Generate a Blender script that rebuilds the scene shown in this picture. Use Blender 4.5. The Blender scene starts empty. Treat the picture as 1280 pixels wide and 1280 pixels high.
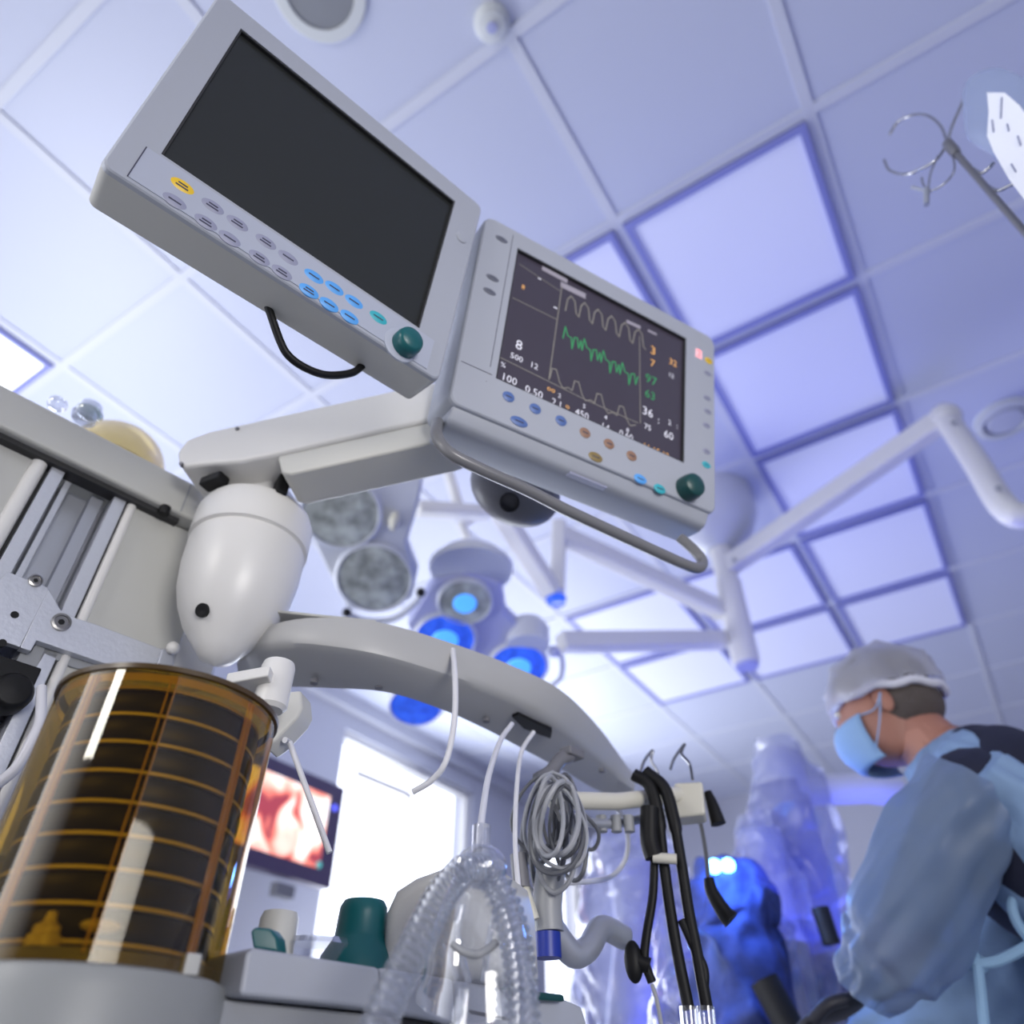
import bpy, bmesh, math, random
from mathutils import Vector, Matrix, noise

# ------------------------------------------------------------------ camera, world, lights, exposure
S = bpy.context.scene
COL = S.collection
CZ, PITCH, F = 0.95, math.radians(40.0), 912.0
cd = bpy.data.cameras.new('camera'); cam = bpy.data.objects.new('camera', cd); COL.objects.link(cam)
cam.location = (0, 0, CZ); cam.rotation_euler = (math.radians(90) + PITCH, 0, 0)
cd.sensor_width = 36; cd.lens = 36 * F / 1280; cd.clip_start = .02
cd.dof.use_dof = True; cd.dof.focus_distance = .72; cd.dof.aperture_fstop = 3.0
S.camera = cam
S.view_settings.view_transform = 'Standard'; S.view_settings.look = 'None'
S.view_settings.gamma = 1; S.view_settings.use_curve_mapping = False
S.view_settings.exposure = 0.0
S.cycles.max_bounces = 8; S.cycles.transparent_max_bounces = 24
S.cycles.caustics_reflective = False; S.cycles.caustics_refractive = False
S.cycles.sample_clamp_indirect = 4

YAW = math.radians(-32.84)                      # the room's grid against the camera's heading
RA = Vector((math.cos(YAW), math.sin(YAW), 0)); RB = Vector((-math.sin(YAW), math.cos(YAW), 0))
CEIL = CZ + 2.3
WALL_A, WALL_B, WALL_R = -3.55, 6.8, 3.0
def room(a, b, z=0): return RA * a + RB * b + Vector((0, 0, z))

W = bpy.data.worlds.new('daylight'); S.world = W; W.use_nodes = True
nt = W.node_tree; nt.nodes.clear()
out = nt.nodes.new('ShaderNodeOutputWorld'); bg = nt.nodes.new('ShaderNodeBackground')
tc = nt.nodes.new('ShaderNodeTexCoord')
def lobe(d, lo, hi):
    v = nt.nodes.new('ShaderNodeVectorMath'); v.operation = 'DOT_PRODUCT'; v.inputs[1].default_value = d
    r = nt.nodes.new('ShaderNodeValToRGB'); r.color_ramp.elements[0].position = 0; r.color_ramp.elements[0].color = (*lo, 1)
    r.color_ramp.elements[1].position = .6; r.color_ramp.elements[1].color = (*hi, 1)
    nt.links.new(tc.outputs['Generated'], v.inputs[0]); nt.links.new(v.outputs['Value'], r.inputs['Fac']); return r
l1 = lobe((-RA.x, -RA.y, 0), (.03, .038, .09), (3.2, 3.3, 3.6))       # bright sky beyond the windows on the left
l2 = lobe((-RB.x, -RB.y, 0), (0, 0, 0), (.07, .07, .08))            # weak fill added behind the camera for the machine fronts
ad = nt.nodes.new('ShaderNodeVectorMath'); ad.operation = 'ADD'
nt.links.new(l1.outputs[0], ad.inputs[0]); nt.links.new(l2.outputs[0], ad.inputs[1])
nt.links.new(ad.outputs[0], bg.inputs['Color']); nt.links.new(bg.outputs[0], out.inputs[0])
bg.inputs['Strength'].default_value = 1.0

def area(name, loc, target, sx, sy, power, color):
    l = bpy.data.lights.new(name, 'AREA'); l.shape = 'RECTANGLE'; l.size = sx; l.size_y = sy
    l.energy = power; l.color = color
    o = bpy.data.objects.new(name, l); COL.objects.link(o); o.location = loc
    o.rotation_euler = (Vector(target) - Vector(loc)).to_track_quat('-Z', 'Y').to_euler()
    return o
area('window_daylight', room(WALL_A + .25, 3.9, 1.9), room(-.5, 2.2, 3.2), 3.6, 1.6, 100, (.86, .91, 1))
area('window_daylight_near', room(-3.0, .6, 1.5), room(-2.0, 1.3, 3.2), 1.6, .8, 50, (.88, .92, 1))  # unseen fill added to brighten the left end of the ceiling
area('room_daylight_behind', (-1.5, -1.1, 2.08), (-.2, .8, 1.5), .34, .5, 11, (1, .96, .9))
k_ = area('room_light_behind', (1.0, -1.3, 1.35), (.0, .9, 1.45), .9, .7, 6, (1, .97, .93)); k_.data.spread = math.radians(75)  # unseen fill added behind the camera, aimed at the machine front
area('blue_theatre_light', room(-.3, 2.6, 1.3), room(-.6, 2.9, 3.2), 1.4, 1.4, 17, (.13, .16, 1))
area('blue_theatre_light_right', room(1.2, 2.6, 1.0), room(1.0, 3.4, 3.2), 1.2, 1.2, 4, (.25, .28, 1))

# ------------------------------------------------------------------ pixel -> place helpers
FV = Vector((0, math.cos(PITCH), math.sin(PITCH))); UV = Vector((0, -math.sin(PITCH), math.cos(PITCH)))
XV = Vector((1, 0, 0)); C0 = Vector((0, 0, CZ)); UP = Vector((0, 0, 1))
def ray(x, y): return FV + XV * ((x - 640) / F) + UV * ((640 - y) / F)
def at(x, y, d): return C0 + ray(x, y) * d                         # at depth d along the view axis
def atD(x, y, D):                                                  # at horizontal distance D
    r = ray(x, y); return C0 + r * (D / math.hypot(r.x, r.y))
def atz(x, y, z):                                                  # at world height z
    r = ray(x, y); return C0 + r * ((z - CZ) / r.z)
def onp(x, y, o, n):
    r = ray(x, y); return C0 + r * ((o - C0).dot(n) / r.dot(n))
MX = Vector((.695, .719, 0)).normalized(); MN = Vector((.719, -.695, 0)).normalized()
def mp(x, y, t): return onp(x, y, C0 + MN * t, MN)                 # on the machine's front plane, offset t
def ms(x, y, t): return (mp(x, y, t) - C0).dot(MX)
def MP(s, t, z): return MX * s + MN * t + UP * z                   # machine coordinates -> world

# ------------------------------------------------------------------ materials
def mat(name, col, rough=.5, metal=0, emit=None, es=1, spec=.5, alpha=1, bump=0, bscale=40, var=0, trans=0, sub=0, coat=0):
    m = bpy.data.materials.new(name); m.use_nodes = True; n = m.node_tree; b = n.nodes['Principled BSDF']
    b.inputs['Base Color'].default_value = (*col, 1); b.inputs['Roughness'].default_value = rough
    b.inputs['Metallic'].default_value = metal; b.inputs['Specular IOR Level'].default_value = spec
    b.inputs['Alpha'].default_value = alpha; b.inputs['Transmission Weight'].default_value = trans
    b.inputs['Coat Weight'].default_value = coat
    if emit: b.inputs['Emission Color'].default_value = (*emit, 1); b.inputs['Emission Strength'].default_value = es
    if bump or var:
        t = n.nodes.new('ShaderNodeTexCoord'); no = n.nodes.new('ShaderNodeTexNoise'); no.inputs['Scale'].default_value = bscale
        no.inputs['Detail'].default_value = 4
        n.links.new(t.outputs['Object'], no.inputs['Vector'])
        if bump:
            bp = n.nodes.new('ShaderNodeBump'); bp.inputs['Strength'].default_value = bump; bp.inputs['Distance'].default_value = .01
            n.links.new(no.outputs['Fac'], bp.inputs['Height']); n.links.new(bp.outputs[0], b.inputs['Normal'])
        if var:
            r = n.nodes.new('ShaderNodeValToRGB')
            r.color_ramp.elements[0].position = .35; r.color_ramp.elements[1].position = .65
            r.color_ramp.elements[0].color = (*[c * (1 - var) for c in col], 1); r.color_ramp.elements[1].color = (*col, 1)
            n.links.new(no.outputs['Fac'], r.inputs['Fac']); n.links.new(r.outputs[0], b.inputs['Base Color'])
    return m
def clear(name, tint, gloss=.12, rough=.05, body=0, bodycol=(.8, .8, .85), gcol=(1, 1, 1)):
    """thin clear plastic: tinted see-through with a grazing-angle shine"""
    m = bpy.data.materials.new(name); m.use_nodes = True; n = m.node_tree; n.nodes.clear()
    o = n.nodes.new('ShaderNodeOutputMaterial'); tr = n.nodes.new('ShaderNodeBsdfTransparent'); gl = n.nodes.new('ShaderNodeBsdfGlossy')
    tr.inputs[0].default_value = (*tint, 1); gl.inputs['Roughness'].default_value = rough; gl.inputs[0].default_value = (*gcol, 1)
    lw = n.nodes.new('ShaderNodeLayerWeight'); lw.inputs[0].default_value = .35
    mr = n.nodes.new('ShaderNodeMapRange'); mr.inputs['To Min'].default_value = gloss * .35; mr.inputs['To Max'].default_value = min(1, gloss * 4)
    n.links.new(lw.outputs['Facing'], mr.inputs['Value'])
    mx = n.nodes.new('ShaderNodeMixShader'); n.links.new(mr.outputs[0], mx.inputs[0])
    src = tr.outputs[0]
    if body:
        df = n.nodes.new('ShaderNodeBsdfTranslucent'); df2 = n.nodes.new('ShaderNodeBsdfDiffuse')
        df.inputs[0].default_value = (*bodycol, 1); df2.inputs[0].default_value = (*bodycol, 1)
        m0 = n.nodes.new('ShaderNodeMixShader'); m0.inputs[0].default_value = .5
        n.links.new(df.outputs[0], m0.inputs[1]); n.links.new(df2.outputs[0], m0.inputs[2])
        m1 = n.nodes.new('ShaderNodeMixShader'); m1.inputs[0].default_value = body
        n.links.new(tr.outputs[0], m1.inputs[1]); n.links.new(m0.outputs[0], m1.inputs[2]); src = m1.outputs[0]
    n.links.new(src, mx.inputs[1]); n.links.new(gl.outputs[0], mx.inputs[2]); n.links.new(mx.outputs[0], o.inputs[0])
    return m

M = dict(
    ceiling=mat('painted metal ceiling panel', (.56, .59, .72), .42, 0, spec=.4),
    joint=mat('ceiling joint strip', (.62, .64, .72), .5),
    lframe=mat('light frame', (.24, .26, .58), .4),
    wall=mat('painted wall', (.50, .51, .58), .6, bump=.02),
    floor=mat('vinyl floor', (.33, .33, .33), .35, bump=.02),
    cream=mat('warm white plastic', (.48, .48, .455), .42, bump=.01, bscale=300),
    white=mat('white enamel', (.72, .71, .69), .35),
    bezel=mat('pale grey monitor plastic', (.40, .42, .475), .4),
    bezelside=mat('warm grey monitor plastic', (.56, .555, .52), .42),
    strip=mat('pale key panel', (.43, .46, .55), .4),
    alu=mat('brushed aluminium', (.58, .60, .66), .38, .55, bump=.05, bscale=200),
    alud=mat('anodised aluminium', (.42, .44, .50), .4, .5),
    steel=mat('stainless steel', (.32, .31, .30), .28, 1),
    chrome=mat('chrome', (.42, .42, .44), .12, 1),
    black=mat('black rubber', (.006, .006, .007), .5, spec=.25),
    dark=mat('dark gap', (.02, .02, .022), .6),
    dgrey=mat('dark grey plastic', (.16, .16, .18), .45),
    mgrey=mat('mid grey plastic', (.30, .31, .33), .4),
    screen=mat('unlit screen glass', (.020, .022, .021), .36, spec=.35),
    screen2=mat('lit dark screen', (.02, .018, .025), .3, emit=(.075, .06, .095), es=.42),
    kgrey=mat('grey key', (.30, .31, .42), .45), kyel=mat('yellow key', (.85, .55, .02), .4),
    kblue=mat('bright blue key', (.10, .38, .85), .4), kteal=mat('teal key', (.02, .28, .33), .4),
    kteal2=mat('turquoise key', (.04, .42, .50), .4), knavy=mat('muted blue key', (.09, .16, .40), .4),
    kbrown=mat('brown key', (.30, .17, .11), .45), kolive=mat('olive key', (.25, .18, .06), .45),
    kdark=mat('dark grey key', (.14, .15, .19), .45), ink=mat('key print', (.05, .05, .09), .6),
    knob=mat('dark teal knob', (.005, .10, .11), .35), knobd=mat('deep green knob', (.004, .055, .055), .35),
    gtext=mat('green screen trace', (0, .1, .03), .5, emit=(.08, .45, .18), es=.5),
    otext=mat('amber screen digits', (.1, .05, 0), .5, emit=(1, .52, .18), es=.9),
    wtext=mat('white screen digits', (.1, .1, .1), .5, emit=(.85, .85, 1), es=.9),
    dtext=mat('dim screen trace', (.1, .1, .1), .5, emit=(.34, .31, .26), es=.45),
    htext=mat('screen header band', (.1, .1, .1), .5, emit=(.42, .38, .50), es=.6),
    red=mat('red lit digits', (.3, .02, .02), .5, emit=(1, .12, .12), es=2.2),
    pinkbox=mat('pink lamp window', (.7, .45, .5), .5, emit=(1, .5, .55), es=.5),
    amber=clear('amber clear plastic', (.62, .47, .12), .07, .03, gcol=(1, .97, .9)),
    amberedge=clear('amber rim plastic', (.80, .55, .12), .12, .08, .75, (1, .72, .18)),
    clearp=clear('clear plastic', (.90, .91, .94), .22, .05, .10, (.8, .82, .9)),
    tube=clear('clear corrugated plastic', (.86, .88, .92), .20, .10, .17, (.66, .68, .76)),
    bellow=mat('olive black rubber', (.016, .016, .008), .45, spec=.35),
    gasket=mat('amber fold edge', (.55, .46, .14), .4),
    hose=mat('white silicone hose', (.68, .68, .72), .4), cable=mat('grey cable', (.11, .115, .13), .45),
    cablel=mat('light grey cable', (.33, .34, .37), .45),
    bluec=mat('blue connector', (.01, .03, .30), .4), beige=mat('beige plastic', (.62, .60, .52), .45),
    lamp=mat('lamp housing enamel', (.55, .57, .64), .35), lampblue=mat('lamp underside', (.40, .42, .66), .35),  # lampblue: lamp enamel with the blue light put into its colour
    lens=mat('faceted lens', (.66, .70, .66), .12, .35, bump=.9, bscale=16, var=.6),
    lensblue=mat('lit blue lens', (.05, .2, .8), .15, emit=(.02, .07, .85), es=.5, bump=1, bscale=20, var=.6),
    lenscore=mat('lit blue core', (.1, .5, 1), .3, emit=(.07, .30, 1), es=.9),
    gown=mat('light blue gown fabric', (.22, .33, .50), .8, bump=.5, bscale=18),
    gownb=mat('blue gown binding', (.28, .45, .64), .8), navy=mat('navy scrubs', (.008, .010, .03), .8),
    skin=mat('skin', (.42, .19, .13), .5), hair=mat('short grey hair', (.10, .08, .07), .8, bump=.6, bscale=120),
    mask=mat('pale blue face mask', (.28, .45, .70), .75), glove=mat('dark glove', (.02, .02, .03), .5),
    robot=mat('white robot shell', (.62, .63, .68), .35), robotd=mat('lilac grey robot arm', (.32, .33, .46), .45),
    bluecloth=mat('blue surgical drape', (.08, .12, .42), .7, bump=1, bscale=14, var=.6),
    led=mat('blue white led', (.5, .8, 1), .3, emit=(.15, .5, 1), es=9),
    grille=mat('speaker grille', (.22, .23, .25), .7), rimw=mat('off white ring', (.60, .62, .62), .4),
    label=mat('paper label', (.80, .82, .90), .6), sign=mat('bag print', (.2, .22, .35), .6),
)
# gown sleeve: sheer fabric over the arm, drapes: clear film with soft body
M['sheer'] = clear('sheer gown fabric', (.55, .66, .85), .04, .4, .74, (.32, .43, .62))
M['film'] = clear('crinkled drape film', (.80, .82, .95), .13, .22, .26, (.42, .44, .64))
M['net'] = clear('hair net fabric', (.80, .80, .85), .05, .4, .66, (.72, .72, .78))
M['bagp'] = clear('infusion bag plastic', (.72, .80, .92), .15, .1, .45, (.60, .68, .85))
M['dome'] = clear('yellowish clear dome', (.95, .85, .50), .15, .1, .55, (.85, .70, .36))
M['pane'] = clear('window pane', (.96, .97, 1), .05, .02)
def screenpic():
    m = bpy.data.materials.new('endoscope picture'); m.use_nodes = True; n = m.node_tree; b = n.nodes['Principled BSDF']
    t = n.nodes.new('ShaderNodeTexCoord'); no = n.nodes.new('ShaderNodeTexNoise'); no.inputs['Scale'].default_value = 5.5
    no.inputs['Detail'].default_value = 1.2; no.inputs['Distortion'].default_value = .8
    r = n.nodes.new('ShaderNodeValToRGB'); e = r.color_ramp.elements
    e[0].position = .36; e[0].color = (.28, .03, .05, 1); e[1].position = .62; e[1].color = (1, .92, .95, 1)
    k = e.new(.45); k.color = (.85, .22, .16, 1); k = e.new(.53); k.color = (1, .62, .55, 1)
    n.links.new(t.outputs['Object'], no.inputs['Vector']); n.links.new(no.outputs['Fac'], r.inputs['Fac'])
    n.links.new(r.outputs[0], b.inputs['Emission Color']); b.inputs['Emission Strength'].default_value = 1.7
    b.inputs['Base Color'].default_value = (.02, .02, .02, 1)
    return m
M['pic'] = screenpic()

# ------------------------------------------------------------------ object helpers
WL = {}
def _place(o, loc, parent):
    WL[o.name] = Vector(loc); COL.objects.link(o)
    if parent: o.parent = parent; o.location = Vector(loc) - WL[parent.name]
    else: o.location = loc
def props(o, label=None, cat=None, group=None, kind=None):
    for k, v in (('label', label), ('category', cat), ('group', group), ('kind', kind)):
        if v: o[k] = v
    return o
def thing(name, loc, label, cat, group=None):
    o = bpy.data.objects.new(name, None); o.empty_display_size = .05; _place(o, loc, None)
    return props(o, label, cat, group)
def basis(z, x=None):
    z = Vector(z).normalized()
    if x is None: x = Vector((0, 0, 1)) if abs(z.z) < .9 else Vector((1, 0, 0))
    x = Vector(x); x = (x - z * x.dot(z)).normalized(); y = z.cross(x)
    return Matrix((x, y, z)).transposed()
class MB:
    def __init__(s): s.b = bmesh.new(); s.m = []; s.cur = 0
    def use(s, m):
        if m not in s.m: s.m.append(m)
        s.cur = s.m.index(m); return s
    def _f(s, vs, smooth=True):
        try: f = s.b.faces.new(vs); f.material_index = s.cur; f.smooth = smooth; return f
        except ValueError: return None
    def box(s, c, size, R=None):
        R = R or Matrix.Identity(3); c = Vector(c); v = []
        for i in (-1, 1):
            for j in (-1, 1):
                for k in (-1, 1): v.append(s.b.verts.new(c + R @ Vector((i * size[0] / 2, j * size[1] / 2, k * size[2] / 2))))
        for q in ((0, 1, 3, 2), (4, 6, 7, 5), (0, 4, 5, 1), (2, 3, 7, 6), (0, 2, 6, 4), (1, 5, 7, 3)): s._f([v[i] for i in q], False)
        return s
    def prism(s, pts, off):
        """extrude a planar polygon of world points by the vector off"""
        a = [s.b.verts.new(Vector(p)) for p in pts]; b = [s.b.verts.new(Vector(p) + Vector(off)) for p in pts]
        s._f(a, False); s._f(b[::-1], False); n = len(a)
        for i in range(n): s._f([a[i], b[i], b[(i + 1) % n], a[(i + 1) % n]], False)
        return s
    def rings(s, rings, cap=True, closed=True):
        vs = [[s.b.verts.new(p) for p in r] for r in rings]
        for a, b in zip(vs, vs[1:]):
            n = len(a)
            for i in range(n if closed else n - 1): s._f([a[i], a[(i + 1) % n], b[(i + 1) % n], b[i]])
        if cap: s._f(vs[0][::-1]); s._f(vs[-1])
        return s
    def lathe(s, o, axis, prof, seg=40, cap=True, x=None, sy=1):
        """prof: (radius, height along axis)"""
        R = basis(axis, x); o = Vector(o); rg = []
        for r, h in prof:
            rg.append([o + R @ Vector((max(r, 1e-5) * math.cos(2 * math.pi * k / seg), sy * max(r, 1e-5) * math.sin(2 * math.pi * k / seg), h)) for k in range(seg)])
        return s.rings(rg, cap)
    def cyl(s, p0, p1, r0, r1=None, seg=24):
        p0 = Vector(p0); p1 = Vector(p1); r1 = r0 if r1 is None else r1
        return s.lathe(p0, p1 - p0, [(r0, 0), (r1, (p1 - p0).length)], seg)
    def ell(s, c, R, rx, ry, rz, seg=28, rows=16, lo=-1, hi=1):
        rg = []
        for i in range(rows + 1):
            a = (lo + (hi - lo) * i / rows) * math.pi / 2; ca = max(math.cos(a), 1e-4); sa = math.sin(a)
            rg.append([Vector(c) + R @ Vector((rx * ca * math.cos(2 * math.pi * k / seg), ry * ca * math.sin(2 * math.pi * k / seg), rz * sa)) for k in range(seg)])
        return s.rings(rg)
    def tube(s, pts, r, seg=10, smooth=True, n=8, rf=None):
        P = spline(pts, n) if smooth and len(pts) > 2 else [Vector(p) for p in pts]
        rg = []; up = None
        for i, p in enumerate(P):
            t = (P[min(i + 1, len(P) - 1)] - P[max(i - 1, 0)]).normalized()
            if up is None: up = t.orthogonal().normalized()
            up = (up - t * up.dot(t)); up = up.normalized() if up.length > 1e-6 else t.orthogonal().normalized()
            w = t.cross(up); rr = rf(i / (len(P) - 1)) if rf else r
            rg.append([p + (up * math.cos(2 * math.pi * k / seg) + w * math.sin(2 * math.pi * k / seg)) * rr for k in range(seg)])
        return s.rings(rg)
    def build(s, name, m=None, parent=None, bevel=0, label=None, loc=None, bseg=2, sub=0, flat=False):
        bmesh.ops.recalc_face_normals(s.b, faces=s.b.faces)
        if flat:
            for f in s.b.faces: f.smooth = False
        vs = [v.co for v in s.b.verts]
        lo = Vector([min(v[i] for v in vs) for i in range(3)]); hi = Vector([max(v[i] for v in vs) for i in range(3)])
        loc = Vector(loc) if loc is not None else Vector(((lo.x + hi.x) / 2, (lo.y + hi.y) / 2, lo.z))
        for v in s.b.verts: v.co -= loc
        me = bpy.data.meshes.new(name); s.b.to_mesh(me); s.b.free()
        for q in (s.m or [m]): me.materials.append(M[q] if isinstance(q, str) else q)
        if not bevel and not sub: me.set_sharp_from_angle(angle=math.radians(38))
        o = bpy.data.objects.new(name, me); _place(o, loc, parent)
        if bevel:
            b = o.modifiers.new('bevel', 'BEVEL'); b.width = bevel; b.segments = bseg; b.limit_method = 'ANGLE'; b.angle_limit = math.radians(40)
            w = o.modifiers.new('wn', 'WEIGHTED_NORMAL'); w.keep_sharp = True
            for f in me.polygons: f.use_smooth = True
        if sub: u = o.modifiers.new('sub', 'SUBSURF'); u.levels = u.render_levels = sub
        if label: o['label'] = label
        return o
def spline(pts, n=8):
    P = [Vector(p) for p in pts]; P = [P[0] * 2 - P[1]] + P + [P[-1] * 2 - P[-2]]; o = []
    for i in range(1, len(P) - 2):
        for k in range(n):
            t = k / n; a, b, c, d = P[i - 1:i + 3]
            o.append(.5 * ((2 * b) + (c - a) * t + (2 * a - 5 * b + 4 * c - d) * t * t + (3 * b - a - 3 * c + d) * t ** 3))
    o.append(P[-2]); return o
def textmesh(mb, txt, o, R, size, lift=.0004):
    c = bpy.data.curves.new('t', 'FONT'); c.body = txt; c.size = size; c.align_x = 'CENTER'; c.align_y = 'CENTER'; c.resolution_u = 2
    t = bpy.data.objects.new('t', c); me = bpy.data.meshes.new_from_object(t)
    vs = [mb.b.verts.new(Vector(o) + R @ (v.co + Vector((0, 0, lift)))) for v in me.vertices]
    for p in me.polygons: mb._f([vs[i] for i in p.vertices], False)
    bpy.data.objects.remove(t); bpy.data.curves.remove(c); bpy.data.meshes.remove(me)

# ================================================================== the room
def struct(o): o['kind'] = 'structure'; return o
RR = Matrix((RA, RB, UP)).transposed()
m = MB()
m.box(room(-.3, 2.4, CEIL + .03), (6.8, 9.2, .06), RR)
struct(m.build('ceiling', 'ceiling'))
GA = [-3.18, -2.49, -1.77, -1.07, -.385, .255, .92, 1.6, 2.3]
GB = [-1.4, -.75, -.09, .58, 1.225, 1.885, 2.57, 3.27, 3.985, 4.67, 5.35, 6.05]
m = MB()
for a in GA: m.box(room(a, 2.7, CEIL - .002), (.032, 8.2, .008), RR)
for b in GB: m.box(room(-.3, b, CEIL - .002), (6.5, .032, .0078), RR)
struct(m.build('trim_1', 'joint'))
struct(MB().box(room(-.3, 2.4, -.03), (6.8, 9.2, .06), RR).build('floor', 'floor'))
# left wall with two window openings (b0, b1, z0, z1)
WZ = CZ + 2.08
wins = [(3.40, 4.92, .75, WZ), (6.02, 6.72, .75, WZ - .1)]
m = MB(); bb = -2.0
for b0, b1, z0, z1 in wins:
    m.box(room(WALL_A - .1, (bb + b0) / 2, CEIL / 2), (.2, b0 - bb, CEIL), RR)
    m.box(room(WALL_A - .1, (b0 + b1) / 2, z0 / 2), (.2, b1 - b0, z0), RR)
    m.box(room(WALL_A - .1, (b0 + b1) / 2, (z1 + CEIL) / 2), (.2, b1 - b0, CEIL - z1), RR); bb = b1
m.box(room(WALL_A - .1, (bb + WALL_B + .1) / 2, CEIL / 2), (.2, WALL_B + .1 - bb, CEIL), RR)
struct(m.build('wall_left', 'wall'))
for i, (b0, b1, z0, z1) in enumerate(wins):
    m = MB(); zc = (z0 + z1) / 2; w = .045
    for b in (b0 + w / 2, b1 - w / 2): m.box(room(WALL_A - .07, b, zc), (.06, w, z1 - z0), RR)
    for z in (z0 + w / 2, z1 - w / 2): m.box(room(WALL_A - .07, (b0 + b1) / 2, z), (.06, b1 - b0, w), RR)
    fo = struct(m.build('window_%d' % (i + 1), 'white'))
    MB().box(room(WALL_A - .07, (b0 + b1) / 2, zc), (.006, b1 - b0 - .06, z1 - z0 - .06), RR).build('pane', 'pane', fo)
struct(MB().box(room(-.3, WALL_B + .1, CEIL / 2), (6.7, .2, CEIL), RR).build('wall_back', 'wall'))
struct(MB().box(room(WALL_R + .1, 2.4, CEIL / 2), (.2, 9.0, CEIL), RR).build('wall_right', 'wall'))
struct(MB().box(room(WALL_A + .03, 2.4, CEIL - .05), (.06, 8.6, .1), RR).build('trim_2', 'wall'))

# flush light panels of the theatre ceiling
M['diff'] = mat('light diffuser', (.70, .72, .88), .5, emit=(.55, .60, 1), es=.13)
M['diffhot'] = mat('lit light diffuser', (.8, .8, .8), .5, emit=(.9, .95, 1), es=1.4)
def light_panel(a0, a1, b0, b1, label, grp, dm='diff'):
    t = thing('ceiling_light', room((a0 + a1) / 2, (b0 + b1) / 2, CEIL), label, 'ceiling light', grp)
    e = .02; a0 += e; a1 -= e; b0 += e; b1 -= e; w = .022; m = MB(); z = CEIL - .012
    for a in (a0 + w / 2, a1 - w / 2): m.box(room(a, (b0 + b1) / 2, z), (w, b1 - b0, .02), RR)
    for b in (b0 + w / 2, b1 - w / 2): m.box(room((a0 + a1) / 2, b, z), (a1 - a0 - 2 * w, w, .02), RR)
    m.build('frame', 'lframe', t)
    MB().box(room((a0 + a1) / 2, (b0 + b1) / 2, z + .004), (a1 - a0 - 2 * w, b1 - b0 - 2 * w, .008), RR).build('diffuser', dm, t)
rows = [(1.225, 1.885, 'largest and nearest of the right row, above the lit monitor'), (1.885, 2.57, 'second from the camera in the right row'),
        (2.57, 3.27, 'third from the camera, crossed by the raised pendant arm'), (3.27, 3.985, 'fourth from the camera in the right row'),
        (3.985, 4.67, 'farthest of the right row, above the capped surgeon')]
for b0, b1, l in rows:
    light_panel(-.385, .255, b0, b1, 'square flush ceiling light panel, ' + l, 'flush light panels in the theatre ceiling')
for a0, a1, b0, b1, l in [(-1.07, -.385, 1.225, 1.885, 'its corner showing just above the lit monitor'), (-1.07, -.385, 3.985, 4.67, 'left of the farthest right-row panel, beside the pendant foot'),
                          (-1.77, -1.07, 3.27, 3.985, 'seen through the pendant arms above the lower arm'), (-1.77, -1.07, 3.985, 4.67, 'seen below the lowest pendant arm'),
                          (-1.07, -.385, 3.27, 3.985, 'right behind the hanging pendant column')]:
    light_panel(a0, a1, b0, b1, 'flush ceiling light panel ' + l, 'flush light panels in the theatre ceiling')
light_panel(-3.18, -2.49, -.09, .58, 'bright white ceiling light panel at the left edge above the machine', None, 'diffhot')

# round ceiling fittings
def round_vent(px, py, R, name, label, cat, rim, core, cr, ow=None):
    c = atz(px, py, CEIL); t = thing(name, c, label, cat)
    MB().lathe(c, (0, 0, -1), [(R, 0), (R, .008), (R * .96, .014), (cr, .015), (cr * .98, .008)], 48, False).build('rim', rim, t)
    MB().lathe(c, (0, 0, -1), [(cr * .99, .0), (cr * .99, .010), (.001, .013)], 48).build('grille', core, t)
round_vent(400, -14, .125, 'ceiling_speaker', 'round ceiling speaker with grey grille and off white ring, cut by the top frame edge', 'ceiling speaker', 'rimw', 'grille', .092)
c = atz(615, 28, CEIL); t = thing('smoke_detector', c, 'small white round smoke detector where ceiling joints meet', 'smoke detector')
MB().lathe(c, (0, 0, -1), [(.050, 0), (.050, .012), (.041, .022), (.036, .034), (.018, .040), (.002, .041)], 36).build('body', 'rimw', t)
MB().lathe(c - UP * .038, (0, 0, -1), [(.014, 0), (.014, .008), (.002, .009)], 24).build('sensor', 'lampblue', t)
c = atz(1254, 522, CEIL); t = thing('ceiling_vent', c, 'round ceiling vent with pale ring near the right edge', 'ceiling vent')
MB().lathe(c, (0, 0, -1), [(.115, 0), (.115, .02), (.09, .03), (.082, .01)], 48, False).build('rim', 'rimw', t)
MB().lathe(c, (0, 0, -1), [(.082, 0), (.082, .004), (.066, .028), (.002, .034)], 48).build('disc', 'lamp', t)

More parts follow.
